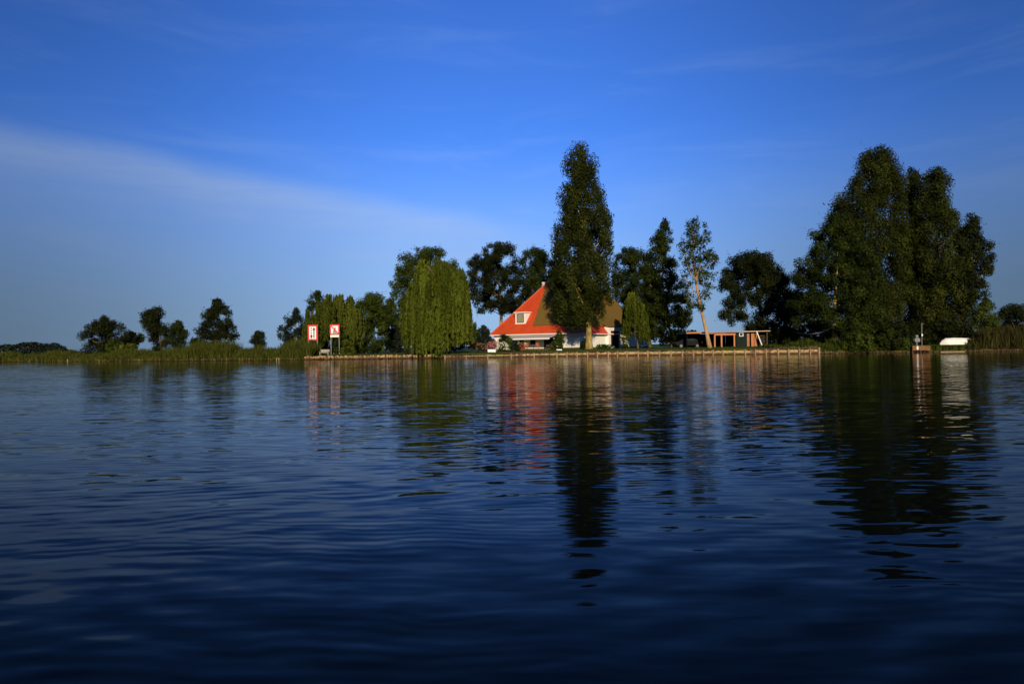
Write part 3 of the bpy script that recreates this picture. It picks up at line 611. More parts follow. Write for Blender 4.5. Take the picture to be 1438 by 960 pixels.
# ------------------------------------------------------------------ quay
def build_quay():
    rn = random.Random(9)
    xm = on_z(625, 502.8, 0).x
    # loose stones at the left
    mb = MB(); x = QX0 + .1
    while x < xm:
        w = rn.uniform(.28, .62); y = shore_y(x)
        for k in range(2):
            r = w * rn.uniform(.42, .56); zc = .12 + k * .26 + rn.uniform(-.05, .05)
            mb.rock((x + rn.uniform(-.1, .1), y - .12 + k * .12 + rn.uniform(-.08, .08), zc), (r, r * .8, rn.uniform(.15, .24)), rn)
        x += w * .82
    o = mb.build('stone_revetment', 'quay_stone', smooth=False); tag(o, 'low embankment of loose tan stones below the two river signs', 'embankment')
    # walled quay: piled panels between posts under a cap beam
    x = xm; root = empty('quay_wall', (xm, shore_y(xm), 0), 'long sunlit quay wall of tan panels and posts from the weeping willow to past the shed', 'quay')
    L = root.location; cap = MB(); k = 0
    while x < QX1 - .4:
        w = rn.uniform(1.2, 1.55) if x > 6 else rn.uniform(.95, 1.2)
        x2 = min(QX1, x + w); y0, y1 = shore_y(x) - .22, shore_y(x2) - .22
        tz = top_z((x + x2) / 2); rec = rn.uniform(0, .07)
        def fn(a, b, t_): return (a - L.x, (y0 + (y1 - y0) * (a - x) / (x2 - x)) + t_ + rec - L.y, b)
        pm = MB(); g = .02 + .02 * rn.random()
        # each panel an uneven strip of stones
        nseg = 5; xs = [x + g + (x2 - x - 2 * g) * i / nseg for i in range(nseg + 1)]
        poly = [(q, -.35) for q in (xs[0], xs[-1])] + [(q, tz - .16 - rn.uniform(0, .10)) for q in xs[::-1]]
        pm.prism(poly, fn, 0., .2 + rn.uniform(-.03, .05)); pm.build('wall_panel', 'quay_stone', root, .03)
        if x > 6 or k % 3 == 0:
            MB().box(x - .09 - L.x, x + .09 - L.x, y0 - .1 - L.y, y0 + .14 - L.y, -.4, tz - .10 + rn.uniform(-.02, .02)).build('post', 'weathered_wood', root, .02)
        cap.add([fn(x, tz - .1, -.12), fn(x2, tz - .1, -.12), fn(x2, tz - .1, .34), fn(x, tz - .1, .34), fn(x, tz - .005, -.12), fn(x2, tz - .005, -.12), fn(x2, tz - .005, .34), fn(x, tz - .005, .34)],
                [(0, 3, 2, 1), (4, 5, 6, 7), (0, 1, 5, 4), (2, 3, 7, 6), (1, 2, 6, 5), (3, 0, 4, 7)])
        x = x2; k += 1
    cap.build('cap_beam', 'dark_wood', root)
    MB().box(QX1 - .12 - L.x, QX1 + .1 - L.x, shore_y(QX1) - .4 - L.y, shore_y(QX1) + 1. - L.y, -.4, .86).build('end_post', 'weathered_wood', root, .02)
build_quay()

# ------------------------------------------------------------------ farmhouse
def build_house():
    K = at(785, 488, 105); gz = .95; th = R_(52)
    root = empty('farmhouse', (K.x, 105, gz), 'white pyramid-roofed farmhouse with red tiles and thatch behind the giant poplar', 'house', None, th)
    a, b = 12.9, 30.; E = 2.72; RZ = 11.1; o = .45                   # plan, eaves height, ridge height, overhang
    # walls (local x along the long side facing the viewer's right, y along the front)
    mb = MB(); t_ = .35
    mb.box(0, b, 0, t_, -.4, E); mb.box(0, b, a - t_, a, -.4, E); mb.box(0, t_, t_ + .002, a - t_ - .002, -.4, E); mb.box(b - t_, b, t_ + .002, a - t_ - .002, -.4, E)
    mb.build('wall', 'white_render', root)
    # roof as four slopes round a ridge; lower band of every slope tiled, front slope tiled all over
    h = a / 2; r0, r1 = (h, h), (b - h, h)
    def slope(p0, p1, q1, q0, z0, z1, f0, f1, lift, thick):
        """part of a slope between height fractions f0..f1 ; p eave corners, q ridge ends"""
        def pt(e, q, f): return Vector((e[0] + (q[0] - e[0]) * f, e[1] + (q[1] - e[1]) * f, z0 + (z1 - z0) * f))
        A, B, C, D = pt(p0, q0, f0), pt(p1, q1, f0), pt(p1, q1, f1), pt(p0, q0, f1)
        n = (B - A).cross(D - A).normalized()
        if n.z < 0: n = -n
        top = [v + n * lift for v in (A, B, C, D)]; bot = [v - n * thick for v in (A, B, C, D)]
        fs = [(0, 1, 2, 3), (4, 7, 6, 5), (0, 4, 5, 1), (1, 5, 6, 2), (2, 6, 7, 3), (3, 7, 4, 0)]
        return top + bot, fs
    z0 = E - .25; cs = [(-o, -o), (b + o, -o), (b + o, a + o), (-o, a + o)]
    def fpt(y, f, lift, thick):                                      # on the front slope: y along the eaves, f up the slope
        n_ = Vector((-(RZ - z0), 0, h + o)).normalized(); x_ = -o + (h + o) * f; p_ = Vector((x_, y, z0 + (RZ - z0) * f)); return p_ + n_ * lift, p_ - n_ * thick
    def fpoly(m, pts, lift, thick):
        tb = [fpt(y, f, lift, thick) for y, f in pts]; k = len(pts)
        m.add([t for t, q in tb] + [q for t, q in tb], [tuple(range(k)), tuple(range(2 * k - 1, k - 1, -1))] + [(i, (i + 1) % k, k + (i + 1) % k, k + i) for i in range(k)])
    def yl(f): return -o + (h + o) * f                                # hip towards the viewer's right
    def yr(f): return a + o - (a + o - h) * f
    fm = MB(); fpoly(fm, [(yl(0), 0), (yr(0), 0), (yr(.15), .15), (yl(.15), .15)], .06, .1)
    fpoly(fm, [(5.3, .151), (yr(.151), .151), (h, 1.), (h, .985)], .06, .1); fm.build('tiled_front_slope', 'roof_tile_red', root)
    ft = MB(); fpoly(ft, [(yl(.152), .152), (5.298, .152), (h - .002, .97), (yl(.97), .97)], .13, .1); ft.build('thatched_slope', 'thatch', root)
    th_m, ti = MB(), MB()
    for (p0, p1, q1, q0) in ((cs[0], cs[1], r1, r0), (cs[1], cs[2], r1, r1), (cs[2], cs[3], r0, r1)):
        ti.add(*slope(p0, p1, q1, q0, z0, RZ, 0, .145, .05, .1)); th_m.add(*slope(p0, p1, q1, q0, z0, RZ, .135, 1, .22, .1))
    th_m.build('thatched_slope', 'thatch', root); ti.build('tile_skirt', 'roof_tile_red', root)
    MB().tube([(h - .3, h, RZ + .1), (b - h + .3, h, RZ + .1)], .22, 8).build('ridge', 'ridge_tile', root)
    hip = MB()
    for c_, q in ((cs[3], r0),):
        hip.tube([(c_[0], c_[1], z0 + .1), (q[0], q[1], RZ + .12)], .13, 6)
    hip.build('hip_tiles', 'ridge_tile', root)
    ch = MB(); ch.box(h - .52, h - .08, h + .32, h + .82, RZ - 1.1, RZ + .16); ch.build('chimney', 'white_render', root, .03)
    gut = MB(); gut.box(-o - .13, -o + .02, -o - .1, a + o + .1, z0 - .1, z0 + .05); gut.box(-o, b + o, -o - .12, -o + .02, z0 - .1, z0 + .05)
    gut.build('gutter', 'cream_paint', root)
    fas = MB(); fas.box(-.04, -.005, -.02, a + .02, E - .55, E - .05); fas.build('fascia_board', 'cream_paint', root)
    # dormer on the front slope, facing -x
    run = h + o; sl_ = (RZ - z0) / run
    def rz(x): return z0 + (x + o) * sl_
    y0, y1 = 7.0, 9.15; x0 = .95; zb = rz(x0) + .02; zt = zb + 1.75; x1 = x0 + 1.75 / sl_ + .05
    dm = empty('dormer', (0, 0, 0), None, None); dm.parent = root; dm.empty_display_size = .1
    d = MB(); d.prism([(x0, zb - .1), (x0, zt), (x1 + .3, zt), (x1 + .3, zt - .02)], lambda p, q, t: (p, t, q), y0, y1); d.build('dormer_wall', 'white_paint', dm)
    MB().box(x0 - .22, x1 + .35, y0 - .18, y1 + .18, zt + .002, zt + .15).build('dormer_roof', 'white_paint', dm, .02)
    MB().box(x0 - .10, x0 - .01, y0 - .02, y1 + .02, zb - .16, zb + .06).build('window_sill', 'white_paint', dm, .01)
    fr = MB(); wy0, wy1, wz0, wz1 = y0 + .48, y1 - .42, zb + .26, zt - .22
    fr.box(x0 - .05, x0 - .005, wy0 - .08, wy0, wz0 - .08, wz1 + .08); fr.box(x0 - .05, x0 - .005, wy1, wy1 + .08, wz0 - .08, wz1 + .08)
    fr.box(x0 - .05, x0 - .005, wy0, wy1, wz1, wz1 + .08); fr.box(x0 - .05, x0 - .005, wy0, wy1, wz0 - .08, wz0); fr.build('window_frame', 'dark_green_paint', dm)
    MB().box(x0 - .025, x0 - .006, wy0, wy1, wz0, wz1).build('window_pane', 'window_curtained', dm)
    # awning over the terrace
    aw = empty('awning', (0, 0, 0), None, None); aw.parent = root; aw.empty_display_size = .1
    ay0, ay1 = -.1, 9.0
    p = MB(); n = 12
    vs = []; fs = []
    for i in range(n + 1):
        for j in range(5):
            y = ay0 + (ay1 - ay0) * i / n; x = -.15 - 2.5 * j / 4; z = 2.42 - .62 * (j / 4) - .03 * math.sin(j / 4 * math.pi)
            vs.append((x, y, z))
    fs = [(i * 5 + j, i * 5 + j + 1, (i + 1) * 5 + j + 1, (i + 1) * 5 + j) for i in range(n) for j in range(4)]
    m0 = len(vs); vs += [(x, y, z - .02) for x, y, z in vs]; fs += [tuple(m0 + q for q in f[::-1]) for f in fs]
    p.add(vs, fs).build('awning_cloth', 'canvas', aw)
    MB().box(-2.73, -2.64, ay0, ay1, 1.60, 1.83).build('awning_valance', 'white_paint', aw, .01)
    MB().box(-.16, -.04, ay0, ay1, 2.42, 2.58).build('awning_case', 'white_paint', aw)
    for y in (ay0 + .6, (ay0 + ay1) / 2, ay1 - .6): MB().tube([(-.05, y, 2.1), (-1.4, y + .35, 1.95), (-2.64, y, 1.72)], .025, 5).build('awning_arm', 'galvanised', aw)
    # openings; outward frames sit proud of the wall
    def opening(nm, face, p0, p1, q0, q1, frame='dark_green_paint', pane='window_glass', sill=True):
        f = MB(); g = MB(); w = .09
        def bx(m, s0, s1, z0_, z1_, d0, d1):
            if face == 'front': m.box(-d1, -d0, s0, s1, z0_, z1_)
            else: m.box(s0, s1, -d1, -d0, z0_, z1_)
        bx(f, p0 - w, p0, q0, q1 + w, .004, .06); bx(f, p1, p1 + w, q0, q1 + w, .004, .06); bx(f, p0, p1, q1, q1 + w, .004, .06)
        mid = (p0 + p1) / 2
        if p1 - p0 > 1.1: bx(f, mid - .03, mid + .03, q0, q1, .022, .05)
        if sill: bx(f, p0 - .12, p1 + .12, q0 - .08, q0, .004, .10)
        fo = f.build(nm, frame, root); bx(g, p0, p1, q0, q1, .003, .02); g.build('pane', pane, fo)
    opening('door', 'front', 6.7, 7.6, .02, 2.0, 'white_paint', 'window_glass', False)
    opening('window', 'front', 8.1, 9.5, .7, 1.9, 'white_paint', 'window_curtained')
    opening('window', 'front', 4.55, 5.35, .95, 1.95, 'dark_green_paint')
    opening('door', 'front', .5, 2.7, .02, 1.98, 'dark_green_paint', 'window_glass', False)
    opening('window', 'side', 7.2, 8.0, .65, 1.65, 'dark_green_paint')
    opening('window', 'side', 26.6, 27.6, .6, 1.6, 'dark_green_paint')
    # barn doors rising through the eaves with their own white surround
    s0, s1 = 15.1, 18.1
    su = MB(); su.box(s0 - .75, s0, -.5, .30, -.3, 3.7); su.box(s1, s1 + .75, -.5, .30, -.3, 3.7); su.box(s0, s1, -.498, .298, 3.02, 3.7)
    su.build('barn_door_surround', 'white_render', root)
    bd = MB(); bd.box(s0, s1, -.34, -.22, 0, 3.018); bo = bd.build('barn_door', 'black_opening', root)
    st = MB()
    for i in range(9): st.box(s0 + .08 + i * .335, s0 + .12 + i * .335, -.352, -.338, .05, 2.95)
    st.build('batten', 'dark_green_paint', bo)
    MB().prism([(-.75, 3.69), (2.8, 6.2), (2.8, 5.8), (-.3, 3.69)], lambda p, q, t: (t, p, q), s0 - 1., s1 + 1.).build('barn_door_roof', 'thatch', root)
    # plinth of tarred brick
    MB().box(-.025, b + .02, -.03, -.004, -.35, .28).build('plinth', 'dark_wood', root)
    MB().box(-.03, -.004, -.02, a, -.35, .2).build('plinth', 'dark_wood', root)
    # brick terrace
    return root
build_house()
def terrace():
    K = at(785, 488, 105); th = R_(52); c, s = math.cos(th), math.sin(th)
    def w(x, y, z): return (K.x + x * c - y * s, 105 + x * s + y * c, z)
    vs = [w(-.03, 0, .985), w(-.03, 11, .985), w(-3.6, 11, .985), w(-3.6, 0, .985)]
    mb = MB(); mb.add(vs + [(x, y, .6) for x, y, z in vs], [(0, 1, 2, 3), (4, 7, 6, 5), (0, 4, 5, 1), (1, 5, 6, 2), (2, 6, 7, 3), (3, 7, 4, 0)])
    o = mb.build('terrace', 'stone_grey'); tag(o, kind='structure')
terrace()

# ------------------------------------------------------------------ shed with carport
def build_shed():
    Y = 99.; p0 = at(966, 487, Y); x0 = p0.x; x1 = at(1078, 487, Y).x; gz = ground_z((x0 + x1) / 2, Y); L = x1 - x0
    def X(u): return at(u, 480, Y).x - x0
    zr = at(1020, 467.5, Y).z - gz; D = 5.2
    root = empty('shed', (x0, Y, gz), 'low flat-roofed orange timber carport and dark green shed near the quay', 'shed')
    r = MB(); r.prism([(-.3, zr - .02), (X(1043), zr + .10), (L + .25, zr + .16), (L + .25, zr + .27), (X(1043), zr + .24), (-.3, zr + .20)], lambda p, q, t: (p, t, q), -.4, D + .3)
    r.build('roof', 'moss_roof', root)
    fa = MB(); fa.prism([(X(1033), zr + .085), (L + .27, zr + .17), (L + .27, zr + .26), (X(1033), zr + .20)], lambda p, q, t: (p, t, q), -.44, -.403); fa.build('fascia_board', 'tan_edge', root)
    fb = MB(); fb.prism([(-.3, zr - .02), (X(1033) - .01, zr + .08), (X(1033) - .01, zr + .235), (-.3, zr + .2)], lambda p, q, t: (p, t, q), -.44, -.403); fb.build('fascia_board', 'orange_wood', root)
    MB().box(X(1003), X(1033), -.1, .08, zr - .32, zr - .03).build('beam', 'orange_wood', root, .01)
    for u in (1003.5, 1013, 1031):
        MB().box(X(u) - .11, X(u) + .11, -.13, .09, -.2, zr - .322).build('post', 'orange_wood', root, .015)
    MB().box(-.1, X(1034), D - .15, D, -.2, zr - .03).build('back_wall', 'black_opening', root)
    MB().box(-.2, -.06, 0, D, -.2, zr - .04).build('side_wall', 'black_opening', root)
    g0, g1 = X(1034), X(1049)
    MB().box(g0, g1, 0, D - .2, -.2, zr + .07).build('shed_wall', 'dark_green_paint', root)
    f = MB(); c = X(1041); zc = zr - .25
    f.box(c - .30, c + .30, -.05, -.004, zc + .18, zc + .26); f.box(c - .30, c + .30, -.05, -.004, zc - .26, zc - .18)
    f.box(c - .30, c - .22, -.05, -.004, zc - .18, zc + .18); f.box(c + .22, c + .30, -.05, -.004, zc - .18, zc + .18)
    fo = f.build('window', 'white_paint', root); MB().box(c - .22, c + .22, -.03, -.005, zc - .18, zc + .18).build('pane', 'window_glass', fo)
    for u0, u1, d in ((1049.5, 1053, .12), (1055, 1059.5, .02), (1060, 1063.5, .05)):
        pm = MB(); a_, b_ = X(u0), X(u1); n = 3
        for i in range(n): pm.box(a_ + (b_ - a_) * i / n + .01, a_ + (b_ - a_) * (i + 1) / n - .01, d + .02 * (i % 2), d + .08, -.15, zr - .12)
        pm.build('plank_door', 'orange_wood', root)
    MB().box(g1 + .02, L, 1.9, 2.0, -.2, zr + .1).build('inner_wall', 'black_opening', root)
    MB().box(L - .12, L, .0, 2.0, -.2, zr + .12).build('side_wall', 'dark_wood', root)
    # firewood stack leaning in the open bay
    rn = random.Random(3); st = MB()
    for i in range(7):
        for k in range(4):
            st.tube([(X(1069) + .1 + k * .2, .5, .05 + i * .26), (X(1069) + .1 + k * .2 + rn.uniform(-.02, .02), 1.4, .05 + i * .26)], rn.uniform(.07, .11), 6)
    for v in range(len(st.v)): st.v[v] = (st.v[v][0] + x0, st.v[v][1] + Y, st.v[v][2] + gz)
    o = st.build('firewood_stack', 'bark_dark'); tag(o, 'stack of dark firewood in the open right bay of the shed', 'firewood')
    a = at(1062.5, 465, Y - .6); b = at(1071, 487, Y - 1.2); b.z = ground_z(b.x, b.y) - .05
    o = MB().tube([b, a], .085, 8).build('leaning_pole', 'cream_paint'); tag(o, 'pale slanting pole leaning against the right end of the shed roof', 'pole')
build_shed()

# ------------------------------------------------------------------ river signs
def sign_posts(root, xs, z1, y=.09):
    for x in xs: MB().tube([(x, y, -.4), (x, y, z1)], .05, 8).build('post', 'galvanised', root)
def build_signs():
    Y = 101.
    a, b = at(432, 456.2, Y), at(446.3, 478, Y); cx = (a.x + b.x) / 2; gz = ground_z(cx, Y); w = (b.x - a.x) / 2; z0, z1 = b.z - gz, a.z - gz
    r = empty('waterway_sign', (cx, Y, gz), 'tall red-bordered waterway sign with an up arrow and a dotted down arrow', 'sign', 'river signs')
    sign_posts(r, (-w * .86, w * .86), z1 - .1)
    MB().box(-w, w, -.03, .03, z0, z1).build('sign_board', 'sign_red', r, .01)
    g = .24; MB().box(-w + g, w - g, -.045, -.032, z0 + g, z1 - g).build('sign_face', 'sign_white', r)
    def bx(m, x0, x1, q0, q1): m.box(x0, x1, -.058, -.047, q0, q1)
    hh = z1 - z0 - 2 * g; zb = z0 + g
    ar = MB(); xa = w * .26; ar.box(xa - .075, xa + .075, -.058, -.047, zb + .14, zb + hh * .78)
    ar.prism([(xa - .24, zb + hh * .72), (xa + .24, zb + hh * .72), (xa, zb + hh - .1)], lambda p, q, t: (p, t, q), -.060, -.0475); ar.build('up_arrow', 'sign_black', r)
    da = MB(); xd = -w * .27
    for k in (.86, .67, .48): MB().box(xd - .085, xd + .085, -.058, -.047, zb + hh * k - .085, zb + hh * k + .085).build('arrow_dot', 'sign_black', r)
    da.prism([(xd - .24, zb + hh * .25), (xd - .09, zb + hh * .25), (xd - .09, zb + hh * .36), (xd + .09, zb + hh * .36), (xd + .09, zb + hh * .25), (xd + .24, zb + hh * .25), (xd, zb + .08)], lambda p, q, t: (p, t, q), -.060, -.0475); da.build('down_arrow', 'sign_black', r)
    a, b = at(463, 455.5, Y), at(476.8, 469.8, Y); cx = (a.x + b.x) / 2; gz = ground_z(cx, Y); w = (b.x - a.x) / 2; z0, z1 = b.z - gz, a.z - gz
    r = empty('waterway_sign', (cx, Y, gz), 'square red-bordered sign with a crossed-out sailing boat over a small white plate', 'sign', 'river signs')
    sign_posts(r, (-w * .82, w * .86), z1 - .1)
    MB().box(-w, w, -.03, .03, z0, z1).build('sign_board', 'sign_red', r, .01)
    g = .19; MB().box(-w + g, w - g, -.045, -.032, z0 + g, z1 - g).build('sign_face', 'sign_white', r)
    MB().box(-w + .06, w - .06, -.03, .03, z0 - .36, z0 - .03).build('text_plate', 'cream_paint', r, .01)
    h2 = z1 - z0 - 2 * g; zb = z0 + g; iw = w - g
    bt = MB(); pf = lambda p, q, t: (p, t, q)
    bt.prism([(-iw * .42, zb + h2 * .28), (iw * .36, zb + h2 * .28), (iw * .20, zb + h2 * .88)], pf, -.060, -.047)
    bt.prism([(-iw * .68, zb + h2 * .20), (iw * .72, zb + h2 * .20), (iw * .50, zb + h2 * .06), (-iw * .46, zb + h2 * .06)], pf, -.060, -.047); bt.build('boat_symbol', 'sign_black', r)
    dg = MB(); k = .085; dg.prism([(-iw, zb + h2), (-iw + k * 1.4, zb + h2), (iw, zb + k * 1.4), (iw, zb), (iw - k * 1.4, zb), (-iw, zb + h2 - k * 1.4)], pf, -.072, -.062); dg.build('red_slash', 'sign_red', r)
    # bench by the signs
    p = at(455.5, 497, 100.2); gz = ground_z(p.x, 100.2)
    r = empty('park_bench', (p.x, 100.2, gz), 'weathered grey bench with slatted back below the crossed-out boat sign', 'bench')
    s = MB(); [s.box(-.68, .68, -.26 + i * .13, -.15 + i * .13, .42, .46) for i in range(4)]; s.build('seat', 'grey_wood', r)
    s = MB(); [s.prism([(.26 + i * .05, .55 + i * .145), (.31 + i * .05, .54 + i * .145), (.345 + i * .05, .65 + i * .145), (.295 + i * .05, .66 + i * .145)], lambda p_, q, t: (t, p_, q), -.68, .68) for i in range(3)]; s.build('backrest', 'grey_wood', r)
    for x in (-.6, .6):
        l = MB(); l.box(x - .04, x + .04, -.28, -.2, -.1, .62); l.box(x - .04, x + .04, .22, .30, -.1, .56); l.box(x - .04, x + .04, -.2, .22, .36, .42); l.box(x - .045, x + .045, -.3, .26, .62, .66); l.build('leg', 'grey_wood', r)
build_signs()
for i, (u, lab) in enumerate(((95, 'single short pale post in the low reeds before the leftmost bushy tree'), (388.2, 'left short pale post of the pair at the reed edge left of the arrow sign'), (391.6, 'right short pale post of the pair at the reed edge left of the arrow sign'))):
    p = on_z(u, 506 if i else 507.6, 0); y = p.y + .05
    mb = MB().tube([(p.x, y, -.5), (p.x, y, .40 if i else .42)], [.05, .045], 8); o = mb.build('marker_post', 'grey_wood'); tag(o, lab, 'post', 'marker posts at the reed edge')

# ------------------------------------------------------------------ right-hand landing
def build_right():
    Y = shore_y(at(1293, 486, 90.5).x) - .5; a = at(1281, 485.5, Y); b = at(1306, 485.5, Y); y = Y
    r = empty('landing_stage', (a.x, y, 0), 'small orange timber landing stage below the lamp pole', 'jetty'); w = b.x - a.x; zt = a.z
    d = MB(); n = 7
    for i in range(n): d.box(w * i / n + .01, w * (i + 1) / n - .01, 0, 1.9, zt - .07, zt)
    d.build('deck', 'landing_wood', r)
    f = MB(); f.box(0, w, -.05, -.002, zt - .62, zt - .02); f.build('front_board', 'landing_wood', r, .01)
    for x in (.08, w * .5, w - .08): MB().tube([(x, .1, -.5), (x, .1, zt - .075)], .09, 8).build('post', 'dark_wood', r)
    MB().box(.55, .78, -.07, -.052, zt - .5, zt - .05).build('ladder_plate', 'cream_paint', r)
    p = at(1295.3, 481, Y + .8); zb = zt; ztop = at(1295.3, 453.5, Y + .8).z
    r = empty('lamp_pole', (p.x, y + .9, zb), 'slim pale pole with a small arm at its top on the landing stage', 'pole')
    MB().tube([(0, 0, 0), (0, 0, ztop - zb)], .07, 8).build('pole', 'dull_metal', r)
    MB().tube([(0, 0, ztop - zb - .12), (.16, 0, ztop - zb - .06), (.28, -.04, ztop - zb - .16)], .035, 6).build('arm', 'dull_metal', r)
    MB().box(-.10, .07, -.12, -.076, (ztop - zb) * .42, (ztop - zb) * .52).build('bracket', 'white_paint', r, .01)
    p = at(1288, 480.5, Y + .6); ztop = at(1288, 470, Y + .6).z
    r = empty('service_post', (p.x, y + .7, zt), 'squat grey service post on the landing stage left of the pole', 'service post'); h = ztop - zt
    MB().tube([(0, 0, 0), (0, 0, h * .45)], .12, 8).build('pedestal', 'dull_metal', r)
    MB().prism([(-.34, h * .34), (.34, h * .34), (.36, h * .62), (.2, h * .72), (-.2, h * .72), (-.36, h * .62)], lambda q, z, t: (q, t, z), -.22, .22).build('cabinet', 'grey_plastic', r, .04)
    MB().tube([(0, 0, h * .72), (0, 0, h * .8), (0, 0, h * .94), (0, 0, h)], [.15, .21, .21, .1], 10).build('cap', 'grey_plastic', r, smooth=True)
    MB().tube([(-.36, -.1, h * .45), (-.48, -.14, h * .5), (-.48, -.14, h * .62), (-.36, -.1, h * .64)], .03, 6).build('handle', 'grey_plastic', r)
    # overturned boat
    Yb = 93.; a, b = at(1320, 483, Yb), at(1360, 483, Yb); Lb = b.x - a.x; gz = ground_z((a.x + b.x) / 2, Yb); hb = at(1340, 474.8, Yb).z - gz
    r = empty('rowing_boat', ((a.x + b.x) / 2, Yb, gz), 'white rowing boat lying upside down on the grassy bank beside the brown reeds', 'boat')
    vs = []; ns = 15; nr = 13
    for i in range(ns):
        t = i / (ns - 1); x = -Lb / 2 + Lb * t
        bow = (1 - (1 - min(1, t / .38)) ** 2.2); ww = .72 * max(.05, bow) * (1 - .1 * t); hh = hb * (.34 + .66 * (1 - (1 - min(1, t / .25)) ** 2)) * (1 - .08 * max(0, t - .3))
        for k in range(nr):
            q = math.pi * k / (nr - 1); cx = math.cos(q); sx = math.sin(q)
            vs.append((x, ww * math.copysign(abs(cx) ** .7, cx), .02 + hh * abs(sx) ** .6))
    fs = [(i * nr + k, (i + 1) * nr + k, (i + 1) * nr + k + 1, i * nr + k + 1) for i in range(ns - 1) for k in range(nr - 1)]
    fs += [tuple(range((ns - 1) * nr, ns * nr)), tuple(range(nr))[::-1]]
    MB().add(vs, fs).build('hull', 'boat_white', r, smooth=False)
    kl = MB(); kl.tube([(-Lb * .45, 0, hb * .62), (-Lb * .3, 0, hb * .99), (0, 0, hb * 1.02), (Lb * .5, 0, hb * .96)], .035, 6); kl.build('keel', 'white_paint', r)
    gw = MB()
    for s in (-1, 1): gw.tube([(-Lb * .5, 0, .06)] + [(-Lb / 2 + Lb * t, s * (.74 * (1 - (1 - min(1, t / .38)) ** 2.2) * (1 - .1 * t)), .07) for t in (.1, .2, .35, .6, 1.)], .04, 6)
    gw.build('gunwale', 'canvas', r)
    # timber edging at the waterline below it
    a, b = at(1321, 493, 90.5), at(1355, 492.6, 90.5); y = shore_y((a.x + b.x) / 2) - .25
    o = MB().box(a.x, b.x, y - .05, y + .03, -.3, .10).build('edging_plank', 'weathered_wood'); tag(o, 'pale plank edging the water below the overturned boat', 'plank')
    # hammock between the dark tree and the broad tree
    Yh = 96.; p, q = at(1118, 466.5, Yh), at(1171, 458.5, Yh); vs = []; n = 14
    for i in range(n + 1):
        t = i / n; c = p.lerp(q, t); sag = .55 * math.sin(math.pi * t) ** .9; wv = .05 + .42 * math.sin(math.pi * t) ** .8
        for k in range(5):
            s = k / 4 - .5; vs.append((c.x, c.y + s * wv * 1.6, c.z - sag - (.25 - s * s) * wv * .9))
    fs = [(i * 5 + k, (i + 1) * 5 + k, (i + 1) * 5 + k + 1, i * 5 + k + 1) for i in range(n) for k in range(4)]
    m0 = len(vs); fs += [tuple(m0 + j for j in f[::-1]) for f in fs]; vs += [(x_, y_, z_ - .025) for x_, y_, z_ in vs]
    o = MB().add(vs, fs).build('hammock', 'hammock_cloth', smooth=True); tag(o, 'pale lilac hammock strung under the broad tree right of the shed', 'hammock')
build_right()
make_bush('bank_shrub', 'olive shrub overhanging the water right of the quay end', [(464, 1198, 1212), (471, 1186, 1226), (482, 1178, 1230), (493, 1180, 1228)], 91.2, 'leaf_mid', 66, .2, .6, 4.5, .1)
make_bush('bank_shrub', 'green shrub at the foot of the tallest poplar in the big clump', [(462, 1245, 1258), (472, 1234, 1266), (484, 1228, 1272), (493, 1230, 1272)], 91.3, 'leaf_dark', 67, .2, .6, 4.5, .1)
make_bush('bank_shrub', 'fresh green low shrub just left of the landing stage', [(476, 1264, 1274), (482, 1260, 1278), (491, 1260, 1279)], 91.3, 'leaf_bright', 68, .18, .4, 4, .1)
make_bush('bank_shrub', 'dark shrub behind the overturned boat', [(452, 1312, 1340), (460, 1302, 1362), (470, 1300, 1366), (480, 1300, 1364)], 98, 'leaf_blackish', 69, .24, .7, 5, .05)
make_bush('dense_shrub', 'dark undergrowth filling the foot of the broad olive willow behind the two signs', [(468, 440, 486), (475, 430, 500), (484, 428, 520), (494, 430, 520)], 113, 'leaf_dark', 89, .22, .6, 4.5, .05)
make_bush('dense_shrub', 'low dark hedge glimpsed below the right side of the weeping willow', [(472, 606, 656), (480, 596, 664), (490, 596, 664)], 111, 'leaf_dark', 90, .22, .6, 4.5, .05)
make_bush('dense_shrub', 'dark undergrowth behind the hammock', [(452, 1120, 1165), (460, 1108, 1190), (472, 1106, 1200), (487, 1108, 1200)], 106, 'leaf_blackish', 91, .24, .7, 5, .05)
make_bush('bank_shrub', 'wide dark undergrowth below the tallest poplar and its short-topped neighbour', [(452, 1205, 1290), (462, 1190, 1300), (474, 1186, 1302), (486, 1188, 1302)], 100, 'leaf_blackish', 88, .24, .8, 5, .05)
make_bush('bank_shrub', 'dark undergrowth shrub below the double trunk between the hammock and the shed', [(462, 1085, 1110), (470, 1078, 1130), (479, 1076, 1138), (486, 1080, 1136)], 104, 'leaf_blackish', 70, .24, .7, 5, .05)

# ------------------------------------------------------------------ garden round the house
make_bush('conifer', 'dark blue-green conifer shrub beside the left corner of the farmhouse', [(457, 677, 679), (463, 671, 688), (472, 667, 692), (480, 666, 694), (488, 667, 694)], 113.5, 'leaf_conifer', 71, .2, .5, 6, 0, upright=.6, stretch=1.3)
make_bush('twiggy_shrub', 'pale twiggy shrub between the weeping willow and the conifer', [(452, 664, 670), (462, 659, 672), (474, 657, 672), (487, 659, 671)], 110, 'leaf_mid', 72, .18, .4, 2., .35)
make_bush('purple_shrub', 'dark purple-leaved shrub left of the pink flowers', [(480, 662, 670), (484, 660, 674), (490, 660, 674)], 104, 'leaf_blackish', 73, .16, .3, 5, 0, 'shrub', 'petal_red', 14, .10)
make_bush('flower_bush', 'pale pink flowering bush at the left of the garden by the quay', [(482, 671, 682), (485, 669, 684), (490, 669, 685)], 102.5, 'leaf_mid', 74, .15, .3, 4, 0, 'flower bush', 'petal_pink', 20, .14, 'flower bushes before the farmhouse')
